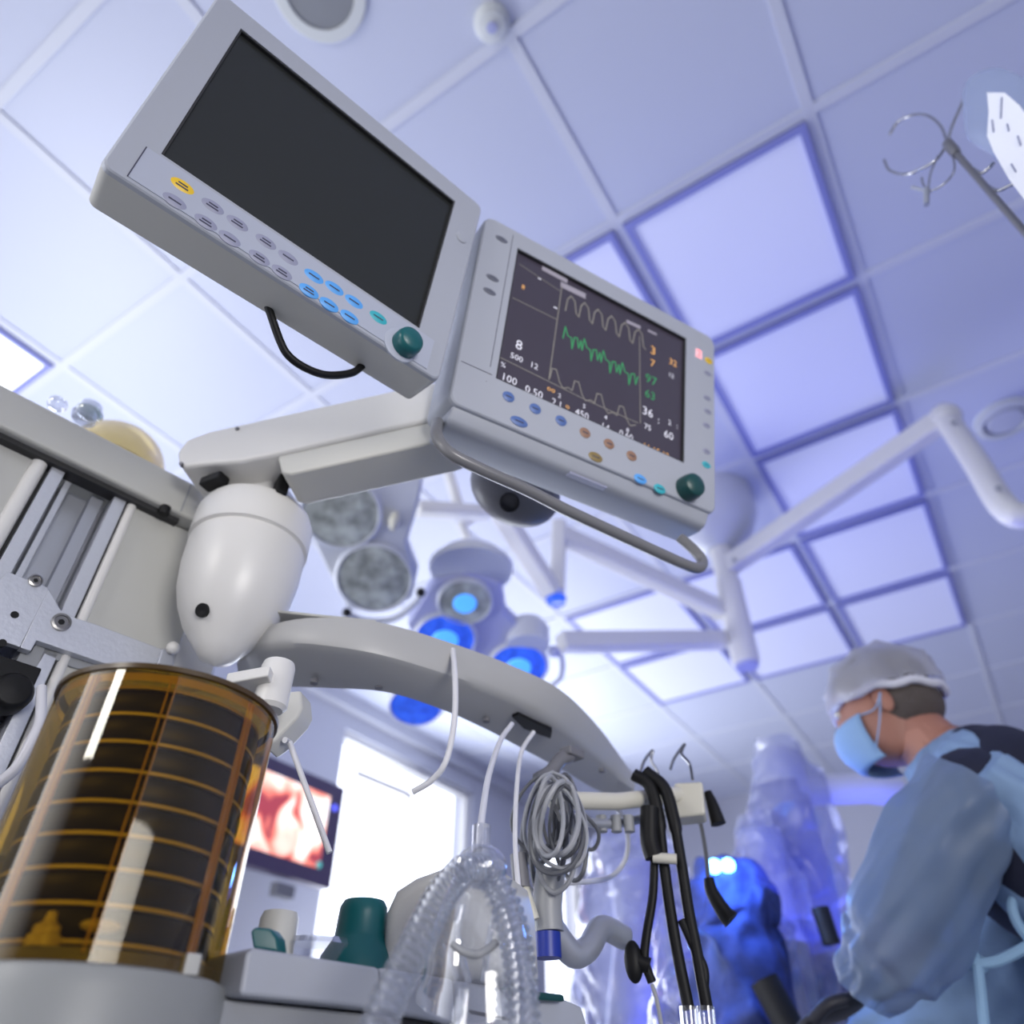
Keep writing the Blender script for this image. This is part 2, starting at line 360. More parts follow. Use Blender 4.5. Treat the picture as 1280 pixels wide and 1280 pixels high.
# ================================================================== patient monitors
class Frame:
    """a flat front: origin, right, up, and outward normal; px() reads a pixel on it as local u, v"""
    def __init__(s, o, r, u):
        s.o = C0 + Vector(o); s.r = Vector(r).normalized(); u = Vector(u); s.u = (u - s.r * u.dot(s.r)).normalized(); s.n = s.r.cross(s.u)
        s.R = Matrix((s.r, s.u, s.n)).transposed()
    def px(s, x, y): p = onp(x, y, s.o, s.n) - s.o; return p.dot(s.r), p.dot(s.u)
    def pw(s, x, y, w): return onp(x, y, s.o + s.n * w, s.n)           # the point seen at a pixel, w off the front
    def P(s, u, v, w=0): return s.o + s.r * u + s.u * v + s.n * w
    def pp(s, x, y, w=0): u, v = s.px(x, y); return s.P(u, v, w)
def rounded(pts, r, n=5):
    """round the corners of a 2D polygon"""
    out = []; N = len(pts)
    for i in range(N):
        p = Vector(pts[i]); a = (Vector(pts[i - 1]) - p); b = (Vector(pts[(i + 1) % N]) - p)
        rr = min(r[i] if isinstance(r, (list, tuple)) else r, a.length * .45, b.length * .45)
        a = p + a.normalized() * rr; b = p + b.normalized() * rr
        for k in range(n + 1):
            t = k / n; q = a * (1 - t) ** 2 + p * 2 * t * (1 - t) + b * t * t; out.append((q.x, q.y))
    return out
def key(fr, x, y, a, b, m, parent, marks=2, lift=.0012, label=None):
    u, v = fr.px(x, y); k = MB().use(m)
    k.lathe(fr.P(u, v, 0), fr.n, [(a, -.001), (a, lift * .6), (a * .9, lift)], 28, True, fr.r, b / a)
    if marks:
        k.use('ink')
        for i in range(marks):
            k.box(fr.P(u, v + (i - (marks - 1) / 2) * b * .5, lift + .0001), (a * (1.05 if i == 0 else .8), b * .24, .0002), fr.R)
    return k.build('button', None, parent, label=label)
def housing(fr, outline, T, shrink, m1, m2, parent, hole, name='housing'):
    """front slab around the screen opening plus a receding shell"""
    uv = outline; cu = sum(p[0] for p in uv) / len(uv); cv = sum(p[1] for p in uv) / len(uv)
    b = MB().use(m1); rim = .004
    def ring(k, w): return [fr.P(cu + (u - cu) * k, cv + (v - cv) * k, w) for u, v in uv]
    # front: outline ring -> opening ring (same count)
    N = len(uv); hp = []
    H = hole; hc = [(H[0][0] + H[2][0]) / 2, (H[0][1] + H[2][1]) / 2]
    hw = abs(H[1][0] - H[0][0]) / 2; hh = abs(H[0][1] - H[3][1]) / 2
    for u, v in uv:
        du, dv = u - hc[0], v - hc[1]; s = min(hw / abs(du) if du else 9, hh / abs(dv) if dv else 9); hp.append((hc[0] + du * s, hc[1] + dv * s))
    # keep exact corners of the opening
    for c in H:
        i = min(range(N), key=lambda i: (hp[i][0] - c[0]) ** 2 + (hp[i][1] - c[1]) ** 2); hp[i] = tuple(c)
    def bandx(A, B):
        va = [b.b.verts.new(p) for p in A]; vb = [b.b.verts.new(p) for p in B]
        for i in range(N): b._f([va[i], va[(i + 1) % N], vb[(i + 1) % N], vb[i]], False)
    hr = [fr.P(u, v, 0) for u, v in hp]
    bandx(hr, ring(.985, 0)); bandx([fr.P(u, v, -.006) for u, v in hp], hr)
    bandx(ring(.985, 0), ring(.994, -.0015)); bandx(ring(.994, -.0015), ring(1, -.006))
    b.use(m2); bandx(ring(1, -.006), ring(1 * shrink[0], -T * .92)); bandx(ring(shrink[0], -T * .92), ring(shrink[1], -T))
    bk = [b.b.verts.new(p) for p in ring(shrink[1], -T)]; b._f(bk, False)
    return b.build(name, None, parent)

def screen_border(fr, u0, u1, v0, v1, parent, w=.0022):
    b = MB(); um, vm = (u0 + u1) / 2, (v0 + v1) / 2
    for u in (u0 + w / 2, u1 - w / 2): b.box(fr.P(u, vm, -.0035), (w, v1 - v0, .0045), fr.R)
    for v in (v0 + w / 2, v1 - w / 2): b.box(fr.P(um, v, -.0035), (u1 - u0 - 2 * w, w, .0045), fr.R)
    b.build('screen_gasket', 'dark', parent)  # dark strips standing in for the shadow inside the screen recess
# ---- left monitor: dark screen
L = Frame((-.30709, .27698, .94392), (.75132, .65993, 0), (.12115, -.17593, .97692))
t = thing('patient_monitor', L.P(.15, -.3, -.03), 'large pale grey patient monitor with blank dark screen and two rows of oval keys', 'monitor')
hole = [L.px(*p) for p in ((298, 33), (567, 250), (527, 412), (205, 195))]
u0 = (hole[0][0] + hole[3][0]) / 2; u1 = (hole[1][0] + hole[2][0]) / 2; v1 = (hole[0][1] + hole[1][1]) / 2; v0 = (hole[2][1] + hole[3][1]) / 2
hole = [(u0, v1), (u1, v1), (u1, v0), (u0, v0)]
co = [L.px(*p) for p in ((273, -23), (603, 265), (548, 481), (135, 207))]
U0 = (co[0][0] + co[3][0]) / 2; U1 = (co[1][0] + co[2][0]) / 2; V1 = (co[0][1] + co[1][1]) / 2; V0 = (co[2][1] + co[3][1]) / 2
ol = []
for (a, b), (c, d) in zip([(U0, V1), (U1, V1), (U1, V0), (U0, V0)], [(U1, V1), (U1, V0), (U0, V0), (U0, V1)]):
    for k in range(8): ol.append((a + (c - a) * k / 8, b + (d - b) * k / 8))
def soften(ol, U0, U1, V0, V1, r):
    o = []
    for u, v in ol:
        cu = min(max(u, U0 + r), U1 - r); cv = min(max(v, V0 + r), V1 - r); d = math.hypot(u - cu, v - cv)
        if u < U0 + r and (v > V1 - r or v < V0 + r) or u > U1 - r and (v > V1 - r or v < V0 + r):
            if d > 1e-6: u, v = cu + (u - cu) / d * r, cv + (v - cv) / d * r
        o.append((u, v))
    return o
def outline(U0, U1, V0, V1, r, n=10):
    o = []
    for cx, cy, a0 in ((U0 + r, V1 - r, 180), (U1 - r, V1 - r, 90), (U1 - r, V0 + r, 0), (U0 + r, V0 + r, -90)):
        for k in range(n + 1):
            a = math.radians(a0 - 90 * k / n); o.append((cx + r * math.cos(a), cy + r * math.sin(a)))
    return o
housing(L, outline(U0, U1, V0, V1, .010), .062, (.995, .95), 'bezel', 'bezelside', t, hole)
MB().box(L.P((u0 + u1) / 2, (v0 + v1) / 2, -.0065), (u1 - u0 + .004, v1 - v0 + .004, .002), L.R).build('screen', 'screen', t)
screen_border(L, u0, u1, v0, v1, t)
# key strip below the screen
ka = L.px(190, 203); kb = L.px(181, 238); kv1 = v0 - .004; kv0 = V0 + .006
m = MB().use('strip'); m.box(L.P((u0 - .012 + U1 - .02) / 2, (kv0 + kv1) / 2, .0003), (U1 - .02 - u0 + .012, kv1 - kv0, .0012), L.R)
m.use('ink'); m.box(L.P(u0 - .0125, (kv0 + kv1) / 2, .0005), (.0012, kv1 - kv0, .0012), L.R)
m.build('key_strip', None, t)
for q in ((207, 212), (203, 222)):
    pass
A_, B_ = .0118, .0070
for x, y, mm, n in ((227.7, 233, 'kyel', 2), (218, 252, 'kgrey', 1), (265.6, 258.6, 'kgrey', 2), (296.4, 279.7, 'kgrey', 2), (257, 278.5, 'kgrey', 2), (286.7, 298.7, 'kgrey', 1),
                    (332, 303, 'kgrey', 2), (359.7, 322.8, 'kgrey', 1), (323.9, 322.8, 'kgrey', 2), (352, 341, 'kgrey', 2),
                    (392, 346, 'kblue', 1), (417.5, 360.7, 'kblue', 1), (442, 377.6, 'kblue', 1), (385.9, 364, 'kblue', 2), (411, 381, 'kblue', 1), (436.5, 396.6, 'kblue', 1),
                    (472.4, 397.5, 'kteal2', 1)):
    key(L, x, y, A_, B_, mm, t, n, label={'kyel': 'yellow oval key', 'kblue': 'bright blue oval key', 'kteal2': 'teal oval key'}.get(mm))
u, v = L.px(500, 432)
MB().lathe(L.P(u, v, 0), L.n, [(.021, -.001), (.021, .0016), (.017, .0026), (.001, .0026)], 36).build('knob_collar', 'strip', t)
MB().lathe(L.P(u + .004, v + .002, 0), L.n, [(.0165, 0), (.0165, .012), (.0150, .018), (.012, .0205), (.001, .021)], 36).build('knob', 'knob', t, label='round dark teal rotary knob')
u, v = L.px(577, 297)
MB().use('bezel').lathe(L.P(u, v, 0), L.n, [(.0085, -.001), (.0085, .0012), (.007, .002), (.001, .0012)], 24).build('emblem', None, t)

# ---- right monitor: lit screen
Q = Frame((.01019, .54872, .95267), (.8635, .5014, -.0), (.13653, -.20443, .96931))
t = thing('patient_monitor', Q.P(.13, -.3, -.04), 'smaller pale grey patient monitor showing waveforms and numbers with a grey handle below', 'monitor')
def avg(fr, c):
    q = [fr.px(*p) for p in c]; return (q[0][0] + q[3][0]) / 2, (q[1][0] + q[2][0]) / 2, (q[2][1] + q[3][1]) / 2, (q[0][1] + q[1][1]) / 2
u0, u1, v0, v1 = avg(Q, ((649, 307), (859, 427), (854, 583), (619, 467)))
U0, U1, V0, V1 = avg(Q, ((614, 268), (898, 428), (891, 641), (553, 500)))
hole = [(u0, v1), (u1, v1), (u1, v0), (u0, v0)]
housing(Q, outline(U0, U1, V0, V1, .014), .075, (1.0, .9), 'bezel', 'bezel', t, hole)
MB().box(Q.P((u0 + u1) / 2, (v0 + v1) / 2, -.0065), (u1 - u0 + .004, v1 - v0 + .004, .002), Q.R).build('screen', 'screen2', t)
screen_border(Q, u0, u1, v0, v1, t)
# sloping chin below the keys, with a recess
m = MB().use('bezel')
prof = [(V0 + .002, -.004), (V0 - .016, -.012), (V0 - .022, -.026), (V0 - .022, -.070), (V0 + .004, -.072)]
m.prism([Q.P(U0 + .008, v, w) for v, w in prof], Q.r * (U1 - U0 - .016))
m.build('chin', None, t, bevel=.004)
m = MB().box(Q.P(U0 + (U1 - U0) * .50, V0 - .0215, -.0135), (.058, .003, .010), Q.R).build('latch', 'kgrey', t)
m = MB().use('ink')
e = .0006
m.box(Q.P(u0 - .012, (V0 + v0) / 2 + .02, .0004), (e, .001, .0004), Q.R)
gv = v0 - .004
m.box(Q.P((U0 + u0) / 2 - .0, v0 + .002, .0003), (u0 - U0 - .012, e, .0005), Q.R)
m.box(Q.P(u0 - .010, (v0 + V1) / 2, .0003), (e, (V1 - v0) * .9, .0005), Q.R)
m.build('groove', None, t)
def q2(x, y): return 520 + x * .375, 240 + y * .375
for x, y, mm, a, b in ((285, 158, 'kdark', .0095, .0045), (255, 287, 'kdark', .0095, .0045), (245, 332, 'kdark', .0095, .0045),
                       (975, 563, 'kyel', .0075, .0055), (972, 605, 'kgrey', .0075, .0045), (970, 687, 'kgrey', .0075, .0045), (972, 732, 'kgrey', .0075, .0045),
                       (968, 778, 'kgrey', .0075, .0045), (968, 865, 'kgrey', .0075, .0045), (967, 910, 'kteal2', .0080, .0052),
                       (308, 683, 'knavy', .0085, .0075), (397, 723, 'knavy', .0085, .0075), (483, 763, 'knavy', .0085, .0075), (343, 766, 'knavy', .0125, .0068),
                       (563, 803, 'kbrown', .0085, .0075), (643, 840, 'kbrown', .0085, .0075), (718, 880, 'kbrown', .0085, .0075), (598, 884, 'kolive', .0110, .0068),
                       (747, 957, 'kblue', .0105, .0068), (812, 990, 'kteal2', .0100, .0068)):
    x, y = q2(x, y)
    key(Q, x, y, a, b, mm, t, 1, label={'kyel': 'small yellow oval key', 'kolive': 'olive oval key', 'kblue': 'bright blue oval key', 'kbrown': 'brown round key', 'knavy': 'muted blue key'}.get(mm))
u, v = Q.px(*q2(900, 992))
MB().lathe(Q.P(u, v, 0), Q.n, [(.0185, 0), (.0185, .012), (.0165, .020), (.013, .0225), (.001, .023)], 36).build('knob', 'knobd', t, label='round deep green rotary knob')
u, v = Q.px(*q2(942, 540))
m = MB().use('pinkbox').box(Q.P(u, v, .0004), (.013, .017, .0008), Q.R); m.use('red'); textmesh(m, '2', Q.P(u, v, .0009), Q.R, .018)
m.build('alarm_digit', None, t, label='red lit digit window')
# screen graphics: traces and digits, all drawn on the display surface
g = MB()
def line(pts, w, mm):
    g.use(mm)
    P = [((z - Q.o).dot(Q.r), (z - Q.o).dot(Q.u)) for z in (Q.pw(*q2(*p), -.0051) for p in pts)]
    for (a, b), (c, d) in zip(P, P[1:]):
        dx, dy = c - a, d - b; l = math.hypot(dx, dy) or 1; nx, ny = -dy / l * w / 2, dx / l * w / 2; ex, ey = dx / l * w * .3, dy / l * w * .3
        g._f([g.b.verts.new(Q.P(x, y, -.0051)) for x, y in ((a + nx - ex, b + ny - ey), (a - nx - ex, b - ny - ey), (c - nx + ex, d - ny + ey), (c + nx + ex, d + ny + ey))], False)
def txt(s, x, y, size, mm):
    g.use(mm); textmesh(g, s, Q.pw(*q2(x, y), -.0052), Q.R, size)
line([(345, 240), (480, 330)], .001, 'dtext'); line([(322, 352), (470, 425)], .0012, 'dtext')
line([(487, 310), (443, 625)], .0016, 'dtext'); line([(278, 550), (440, 630), (560, 690), (740, 770)], .0012, 'dtext')
line([(745, 480), (748, 770)], .0014, 'dtext')
line([(425, 255), (500, 295)], .008, 'htext'); line([(488, 310), (560, 345)], .010, 'htext'); line([(705, 432), (745, 450)], .006, 'htext'); line([(775, 462), (800, 474)], .004, 'htext')
def lerp(p, q, k): return (p[0] + (q[0] - p[0]) * k, p[1] + (q[1] - p[1]) * k)
# amber square-ish wave, five periods
pts = []
for i in range(6):
    bx, by = lerp((498, 395), (722, 505), i / 5)
    for dx, dy in ((0, 0), (8, -38), (20, -48), (32, -30), (36, 10), (44, 20)): pts.append((bx + dx, by + dy))
line(pts, .0020, 'dtext')
pts = []
for i in range(4):
    bx, by = lerp((490, 470), (680, 590), i / 3)
    for dx, dy in ((0, 20), (8, -25), (16, 10), (28, 20), (30, 62), (38, 18), (48, 20), (52, 60), (60, 30)): pts.append((bx + dx, by + dy * .85))
line(pts, .0020, 'gtext')
pts = []
for i in range(4):
    bx, by = lerp((446, 610), (670, 735), i / 3)
    for dx, dy in ((0, 10), (8, -22), (22, -18), (32, 22), (44, 44), (62, 42)): pts.append((bx + dx, by + dy))
line(pts, .0016, 'wtext' if 0 else 'dtext')
txt('8', 343, 512, .022, 'wtext'); txt('500', 335, 553, .013, 'wtext'); txt('12', 393, 580, .013, 'wtext'); txt('%', 290, 577, .011, 'wtext')
txt('100', 310, 625, .016, 'wtext'); txt('0.50', 393, 668, .016, 'wtext'); txt('2.1', 470, 705, .014, 'wtext'); txt('450', 553, 742, .015, 'wtext')
txt('14', 630, 785, .015, 'wtext'); txt('0.60', 700, 812, .014, 'wtext'); txt('2', 478, 680, .010, 'wtext'); txt('5', 560, 715, .010, 'wtext'); txt('4', 632, 752, .010, 'wtext'); txt('8', 705, 795, .010, 'wtext')
txt('oo', 450, 658, .012, 'otext'); txt('o', 505, 715, .012, 'otext'); txt('8', 357, 318, .011, 'otext'); txt('-', 412, 287, .020, 'wtext'); txt('-', 465, 383, .024, 'wtext')
txt('3', 790, 530, .022, 'otext'); txt('7', 788, 572, .018, 'otext'); txt('32', 856, 570, .016, 'otext'); txt('12', 850, 612, .011, 'wtext')
txt('97', 783, 628, .022, 'gtext'); txt('63', 780, 678, .020, 'gtext'); txt('36', 772, 735, .020, 'wtext'); txt('75', 772, 785, .013, 'wtext')
txt('60', 842, 812, .018, 'wtext'); txt('2', 845, 770, .012, 'wtext'); txt(':', 808, 762, .018, 'wtext'); txt(':', 870, 782, .014, 'wtext')
txt('11:15:12', 800, 865, .014, 'otext')
g.build('screen_graphics', None, t)
# handle rail under the monitor
hp = [(547, 528, -.03), (546, 545, -.005), (562, 566, .010), (600, 586, .014), (660, 613, .014), (707, 637, .014), (780, 671, .014), (850, 703, .012), (872, 710, .008), (878, 702, .0), (868, 688, -.008), (850, 672, -.02)]
HP = [Q.pw(*q) for q in hp]
MB().tube(HP, .0074, 14, True, 8).build('handle', mat('handle grey', (.17, .17, .18), .3), t, label='round grey grab rail')

# ================================================================== monitor arm: urn-shaped pivot, horizontal arm, swivel
az = math.radians(-24.35); UD = .86; UC = Vector((math.sin(az) * UD, math.cos(az) * UD, 0))
def zz(sl, D=UD): return CZ + sl * D
mt = thing('anaesthesia_machine', MP(-.05, -.95, 0), 'cream anaesthesia machine with amber bellows, aluminium rails and curved shelf', 'anaesthesia machine')
pv = MB().lathe(UC + UP * CZ, UP, [(.001, .418), (.02, .427), (.0285, .438), (.0495, .465), (.062, .49), (.070, .515), (.0745, .55), (.075, .585), (.0725, .587), (.0725, .590),
                              (.0775, .592), (.0775, .632), (.072, .646), (.056, .655), (.001, .660)], 64).build('pivot_column', 'white', mt, label='white egg-shaped pivot column')
c = onp(237, 767, UC + UP * CZ + Vector((-.02, -.066, .0)), Vector((-.35, -.93, 0)))
dv = (UC + UP * c.z - c).normalized()
dv = (c - UC - UP * c.z); dv.z = 0; dv = dv.normalized(); c = UC + UP * (CZ + .466) + dv * .0475; dv = (dv - UP * .45).normalized()
MB().lathe(c, dv, [(.0085, 0), (.0085, .005), (.0075, .0052), (.001, .003)], 24).build('port', 'black', pv, label='round black socket')
# neck under the arm
nk = UC + UP * (CZ + .655)
MB().prism([nk + Vector((x, y, -.01)) for x, y in ((-.035, -.045), (.03, -.05), (.045, .02), (.0, .045), (-.045, .02))], UP * .05).build('neck', 'white', pv, bevel=.008)
MB().box(atD(352, 606, .80), (.016, .03, .05), Matrix.Rotation(math.radians(35), 3, 'Z')).build('hinge_cap', 'black', pv, bevel=.004)
MB().box(atD(268, 602, .82), (.035, .02, .014), Matrix.Rotation(math.radians(-25), 3, 'Z')).build('hinge_pad', 'black', pv, bevel=.003)
# the arm: side face outline on the vertical plane through its length
zt = CZ + .735
pl, pr = atz(224, 572, zt - .02), atz(556, 520, zt - .02)
pl = atD(224, 572, .835); pr = atD(560, 505, .66)
AD = Vector((pr.x - pl.x, pr.y - pl.y, 0)).normalized(); AN = Vector((AD.y, -AD.x, 0))
if AN.dot(-pl) < 0: AN = -AN
def arm(x, y, t=0): return onp(x, y, pl + AN * t, AN)
side = [(222, 577), (221, 565), (232, 549), (262, 538), (515, 482), (568, 472), (568, 516), (560, 519), (345, 568), (300, 577), (255, 580), (228, 584)]
am = MB().prism([arm(*p) for p in side], -AN * .07).build('monitor_arm', 'white', mt, bevel=.006, bseg=3, label='white horizontal monitor arm')
low = [(345, 569), (562, 520), (570, 556), (556, 586), (365, 626), (356, 622), (346, 600)]
lo3 = [arm(*p) for p in low]
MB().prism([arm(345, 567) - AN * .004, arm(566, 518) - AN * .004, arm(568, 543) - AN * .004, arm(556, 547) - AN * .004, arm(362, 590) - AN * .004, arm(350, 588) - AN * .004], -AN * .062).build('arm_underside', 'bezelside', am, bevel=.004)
for x, y in ((296, 534), (226, 578)):
    p = arm(x, y + 1, .002); MB().lathe(p - AN * .006, AN, [(.0028, 0), (.0028, .006), (.001, .0065)], 16).build('screw', 'dgrey', am)
# tilt head behind the lit monitor
c = atD(645, 622, .80)
ax = (Vector((0, 0, CZ)) - c).normalized(); ax = Vector((ax.x * .5, ax.y * .6, ax.z - .3)).normalized()
MB().ell(c + Vector((0, .03, .045)), basis(UP, Q.r), .074, .05, .062, 36, 16).build('tilt_head', 'dgrey', am, label='dark grey rounded tilt joint')
d2 = (C0 - c).normalized(); cc = onp(637, 628, c + Vector((0, -.02, 0)), d2)
MB().lathe(cc - d2 * .03, d2, [(.014, 0), (.014, .034), (.0125, .034), (.0125, .012), (.001, .012)], 28).build('tilt_socket', 'black', am)

# cable loop below left monitor
tag = MB().tube([*[L.pw(x, y, -.05) for x, y in ((334, 380), (350, 426), (362, 446), (384, 461), (410, 469), (440, 466), (455, 455))]], .0045, 12).build('monitor_cable', 'black')
props(tag, 'short black cable looping out below the blank monitor', 'cable')

# ================================================================== anaesthesia machine
TB = -.8615; TP = -.885
zb0, zb1 = CZ + .642, CZ + .70
sL = -.42; s1 = ms(244, 605, TB)
def hexz(s0, s1, t0, t1, z0, z1): # box in machine coordinates
    return MP((s0 + s1) / 2, (t0 + t1) / 2, (z0 + z1) / 2), (s1 - s0, t1 - t0, z1 - z0)
MR = Matrix((MX, MN, UP)).transposed()
def mbox(mb, s0, s1, t0, t1, z0, z1):
    if t0 > t1: t0, t1 = t1, t0
    if s0 > s1: s0, s1 = s1, s0
    c, sz = hexz(s0, s1, t0, t1, z0, z1); mb.box(c, sz, MR); return mb
mbox(MB(), sL, s1 + .03, TB - .075, TB, zb0, zb1).build('top_beam', 'cream', mt, bevel=.005)
sj = ms(233, 637, TB)
mbox(MB(), s1 - .006, s1 - .004, TB - .02, TB + .0006, zb0 + .004, zb1 - .004).build('beam_seam', 'mgrey', mt)
mbox(MB(), sL, s1 + .0, TP - .01, TP + .012, zb0 - .007, zb0 + .004).build('beam_gap', 'dark', mt)
c = mp(206, 637, TB - .005)
MB().lathe(c - UP * .008, UP, [(.006, 0), (.0075, .004), (.0075, .012)], 20).build('beam_foot', 'black', mt)
# body panels: right of the rails, and left of them
def S8(x, y, t=TP): return ms(x * .2968, 480 + y * .2968, t)          # reads the rail close-up
sa = S8(560, 480); zlo = CZ + .12
mbox(MB(), sa + .004, s1 + .06, TP - .06, TP, CZ + .20, zb0 - .003).build('side_panel', 'cream', mt, bevel=.003)
mbox(MB(), sL, S8(180, 330) - .006, TP - .06, TP - .001, CZ + .10, zb0 - .003).build('rear_panel', 'cream', mt, bevel=.003)
sg = S8(210, 340)
def vbar(name, s, w, t0, t1, m, rnd=0, z0=None, z1=None, **k):
    z0 = z0 or CZ + .12; z1 = z1 or zb0 - .004
    if rnd:
        return MB().cyl(MP(s, t0, z0), MP(s, t0, z1), w).build(name, m, mt, **k)
    return mbox(MB(), s - w / 2, s + w / 2, t0, t1, z0, z1).build(name, m, mt, bevel=.001, **k)
vbar('edge_bead', S8(170, 330), .009, TP - .002, 0, 'white', 1)
vbar('channel_back', (S8(220, 340) + S8(540, 480)) / 2, S8(540, 480) - S8(220, 340), TP - .05, TP - .035, 'alud')
vbar('channel_gap', S8(215, 335), .005, TP - .03, TP - .010, 'dark')
vbar('rail', S8(255, 345), .016, TP - .04, TP + .004, 'alu')
vbar('rail', S8(290, 420), .008, TP - .04, TP - .010, 'alu')
vbar('rail', S8(425, 480), .016, TP - .04, TP - .018, 'alud')
vbar('rail', S8(512, 470), .016, TP - .04, TP + .004, 'alu')
vbar('channel_gap', S8(543, 482), .004, TP - .03, TP + .0, 'dark')
vbar('edge_bead', S8(565, 490), .006, TP + .0, 0, 'white', 1)
# aluminium bracket plate, in front of the rails
TK = TP + .016
def p8(x, y, t=TK): return mp(x * .2968, 480 + y * .2968, t)
MB().prism([p8(*q) for q in ((-60, 880), (35, 790), (200, 855), (205, 870), (85, 1108), (-60, 1060))], -MN * .009).build('bracket_plate', 'alu', mt, bevel=.001)
MB().prism([p8(*q) for q in ((205, 860), (255, 950), (320, 985), (400, 1010), (680, 1115), (655, 1215), (480, 1190), (155, 1080), (130, 1125), (85, 1110))], -MN * .012).build('bracket_arm', 'alu', mt, bevel=.001)
MB().prism([p8(*q, TK - .012) for q in ((155, 1085), (480, 1195), (660, 1215), (660, 1235), (460, 1235), (300, 1190), (190, 1140), (130, 1240), (100, 1240), (60, 1180), (90, 1125), (130, 1128))], -MN * .02).build('bracket_rib', 'mgrey', mt, bevel=.001)
MB().prism([p8(*q, TK + .004) for q in ((690, 1110), (735, 1135), (730, 1190), (700, 1230), (655, 1215), (680, 1120))], -MN * .02).build('bracket_stop', 'alud', mt, bevel=.002)
c = p8(728, 1112, TK + .008); MB().ell(c, MR, .008, .008, .008, 20, 10).build('ball_stud', 'white', mt)
c = p8(780, 1170, TK - .03)
MB().lathe(c - MN * .02, MN, [(.042, 0), (.042, .018), (.036, .024), (.001, .024)], 40).build('hub_disc', 'white', mt)
for x, y, r in ((150, 828, .0075), (258, 1003, .0105)):
    b = MB().use('steel'); p = p8(x, y, TK + .001); b.lathe(p, MN, [(r, -.002), (r, .0015), (r * .75, .002), (r * .7, .0006), (r * .35, .0006)], 28)
    b.use('black').lathe(p, MN, [(r * .36, -.001), (r * .36, .0008), (.0001, .0008)], 6); b.build('screw', None, mt)
for x, y in ((62, 972), (10, 1090)):
    MB().lathe(p8(x, y, TK), MN, [(.0042, -.004), (.0042, .0003), (.0001, .0003)], 20).build('bolt_hole', 'black', mt)
# dark clamp at the frame's left edge
b = MB(); c = mp(12, 868, TK + .0); b.lathe(c - MN * .02, MN, [(.016, 0), (.02, .01), (.02, .03), (.016, .036), (.001, .037)], 28)
c = mp(-5, 840, TK - .01); b.box(c, (.075, .02, .03), MR)
b.build('clamp_knob', 'black', mt, bevel=.002)
# lower vertical plates behind the bellows
mbox(MB(), ms(30, 870, TP), ms(75, 870, TP), TP - .03, TP - .002, CZ + .10, CZ + .38).build('lower_plate', 'alud', mt, bevel=.002)
mbox(MB(), ms(78, 870, TP), ms(78, 870, TP) + .2, TP - .05, TP - .02, CZ + .10, CZ + .385).build('lower_panel', 'cream', mt, bevel=.002)
MB().tube([mp(-10, 985, -.80), mp(20, 960, -.80), mp(40, 925, -.80), mp(50, 900, -.81), mp(52, 860, -.84)], .005, 12).build('sample_hose', 'hose', mt)

# bellows
ba = math.radians(-26.35); BD = .643; BC = Vector((math.sin(ba) * BD, math.cos(ba) * BD, 0)); BR = .0855
zb, zt_ = CZ + .073, CZ + .262
bel = MB().lathe(BC, UP, [(BR, zb), (BR, zt_), (BR - .002, zt_ + .0015), (.001, zt_ + .002)], 96, False)
hs = bel.build('bellows_housing', 'amber', mt, label='clear amber cylinder')
# moulded rim and ribs, plus a band painted for light at the top
MB().lathe(BC, UP, [(BR - .001, zt_ - .002), (BR + .0018, zt_ - .002), (BR + .0018, zt_ + .002), (BR - .004, zt_ + .003)], 96, False).build('rim', mat('dark amber rim', (.06, .035, .01), .3), hs)
MB().lathe(BC, UP, [(BR - .003, zt_ - .010), (BR - .0025, zt_ - .004)], 96, False).build('top_band', 'amberedge', hs)  # brighter band added for light passing through the gap above the bellows
toC = math.atan2(-BC.y, -BC.x)
for dg in (-44, -3, 42, 90):
    a = toC + math.radians(dg); d = Vector((math.cos(a), math.sin(a), 0)); w = Vector((-d.y, d.x, 0))
    b = MB(); R = Matrix((d, w, UP)).transposed()
    for o in (-.0022, .0022): b.box(BC + d * (BR - .002) + w * o + UP * (zb + zt_) / 2, (.003, .0011, zt_ - zb - .01), R)
    b.build('seam_rib', 'amberedge', hs)
pr_ = []; z = zb + .012; nf = 8; step = (zt_ - .011 - z) / nf; RB_ = .074
for i in range(nf):
    z0 = z + i * step
    pr_ += [(RB_ - .009, z0), (RB_ - .002, z0 + step * .10), (RB_, z0 + step * .25), (RB_, z0 + step * .75), (RB_ - .002, z0 + step * .9)]
pr_ += [(RB_ - .009, z + nf * step), (.02, z + nf * step + .004), (.001, z + nf * step + .004)]
MB().lathe(BC, UP, [(.001, z)] + pr_, 72, False).build('bellows', 'bellow', mt, label='olive black folded rubber bellows')
for i in range(nf + 1):
    z0 = z + i * step
    MB().lathe(BC, UP, [(RB_ - .010, z0 - .0012), (RB_ - .0005, z0 - .0012), (RB_ - .0005, z0 + .0012), (RB_ - .010, z0 + .0012)], 72, False).build('fold_ring', 'gasket', mt)
MB().lathe(BC, UP, [(.001, zb + .001), (BR - .004, zb + .001), (BR - .004, zb + .008), (.06, zb + .011), (.001, zb + .011)], 60, False).build('base_disc', 'dgrey', mt)
a = toC - math.radians(1); d = Vector((math.cos(a), math.sin(a), 0))
MB().ell(BC + d * (BR - .008) + UP * (zb + .020), basis(UP, (-d.y, d.x, 0)), .012, .006, .004, 16, 6).build('scale_mark', 'gasket', mt)
a = toC - math.radians(24); d = Vector((math.cos(a), math.sin(a), 0))
MB().use('gasket').lathe(BC + d * (BR - .012) + UP * (zb + .008), UP, [(.010, 0), (.010, .006), (.008, .007), (.008, .011), (.004, .014), (.003, .019), (.0005, .020)], 20).build('inlet_fitting', None, mt)
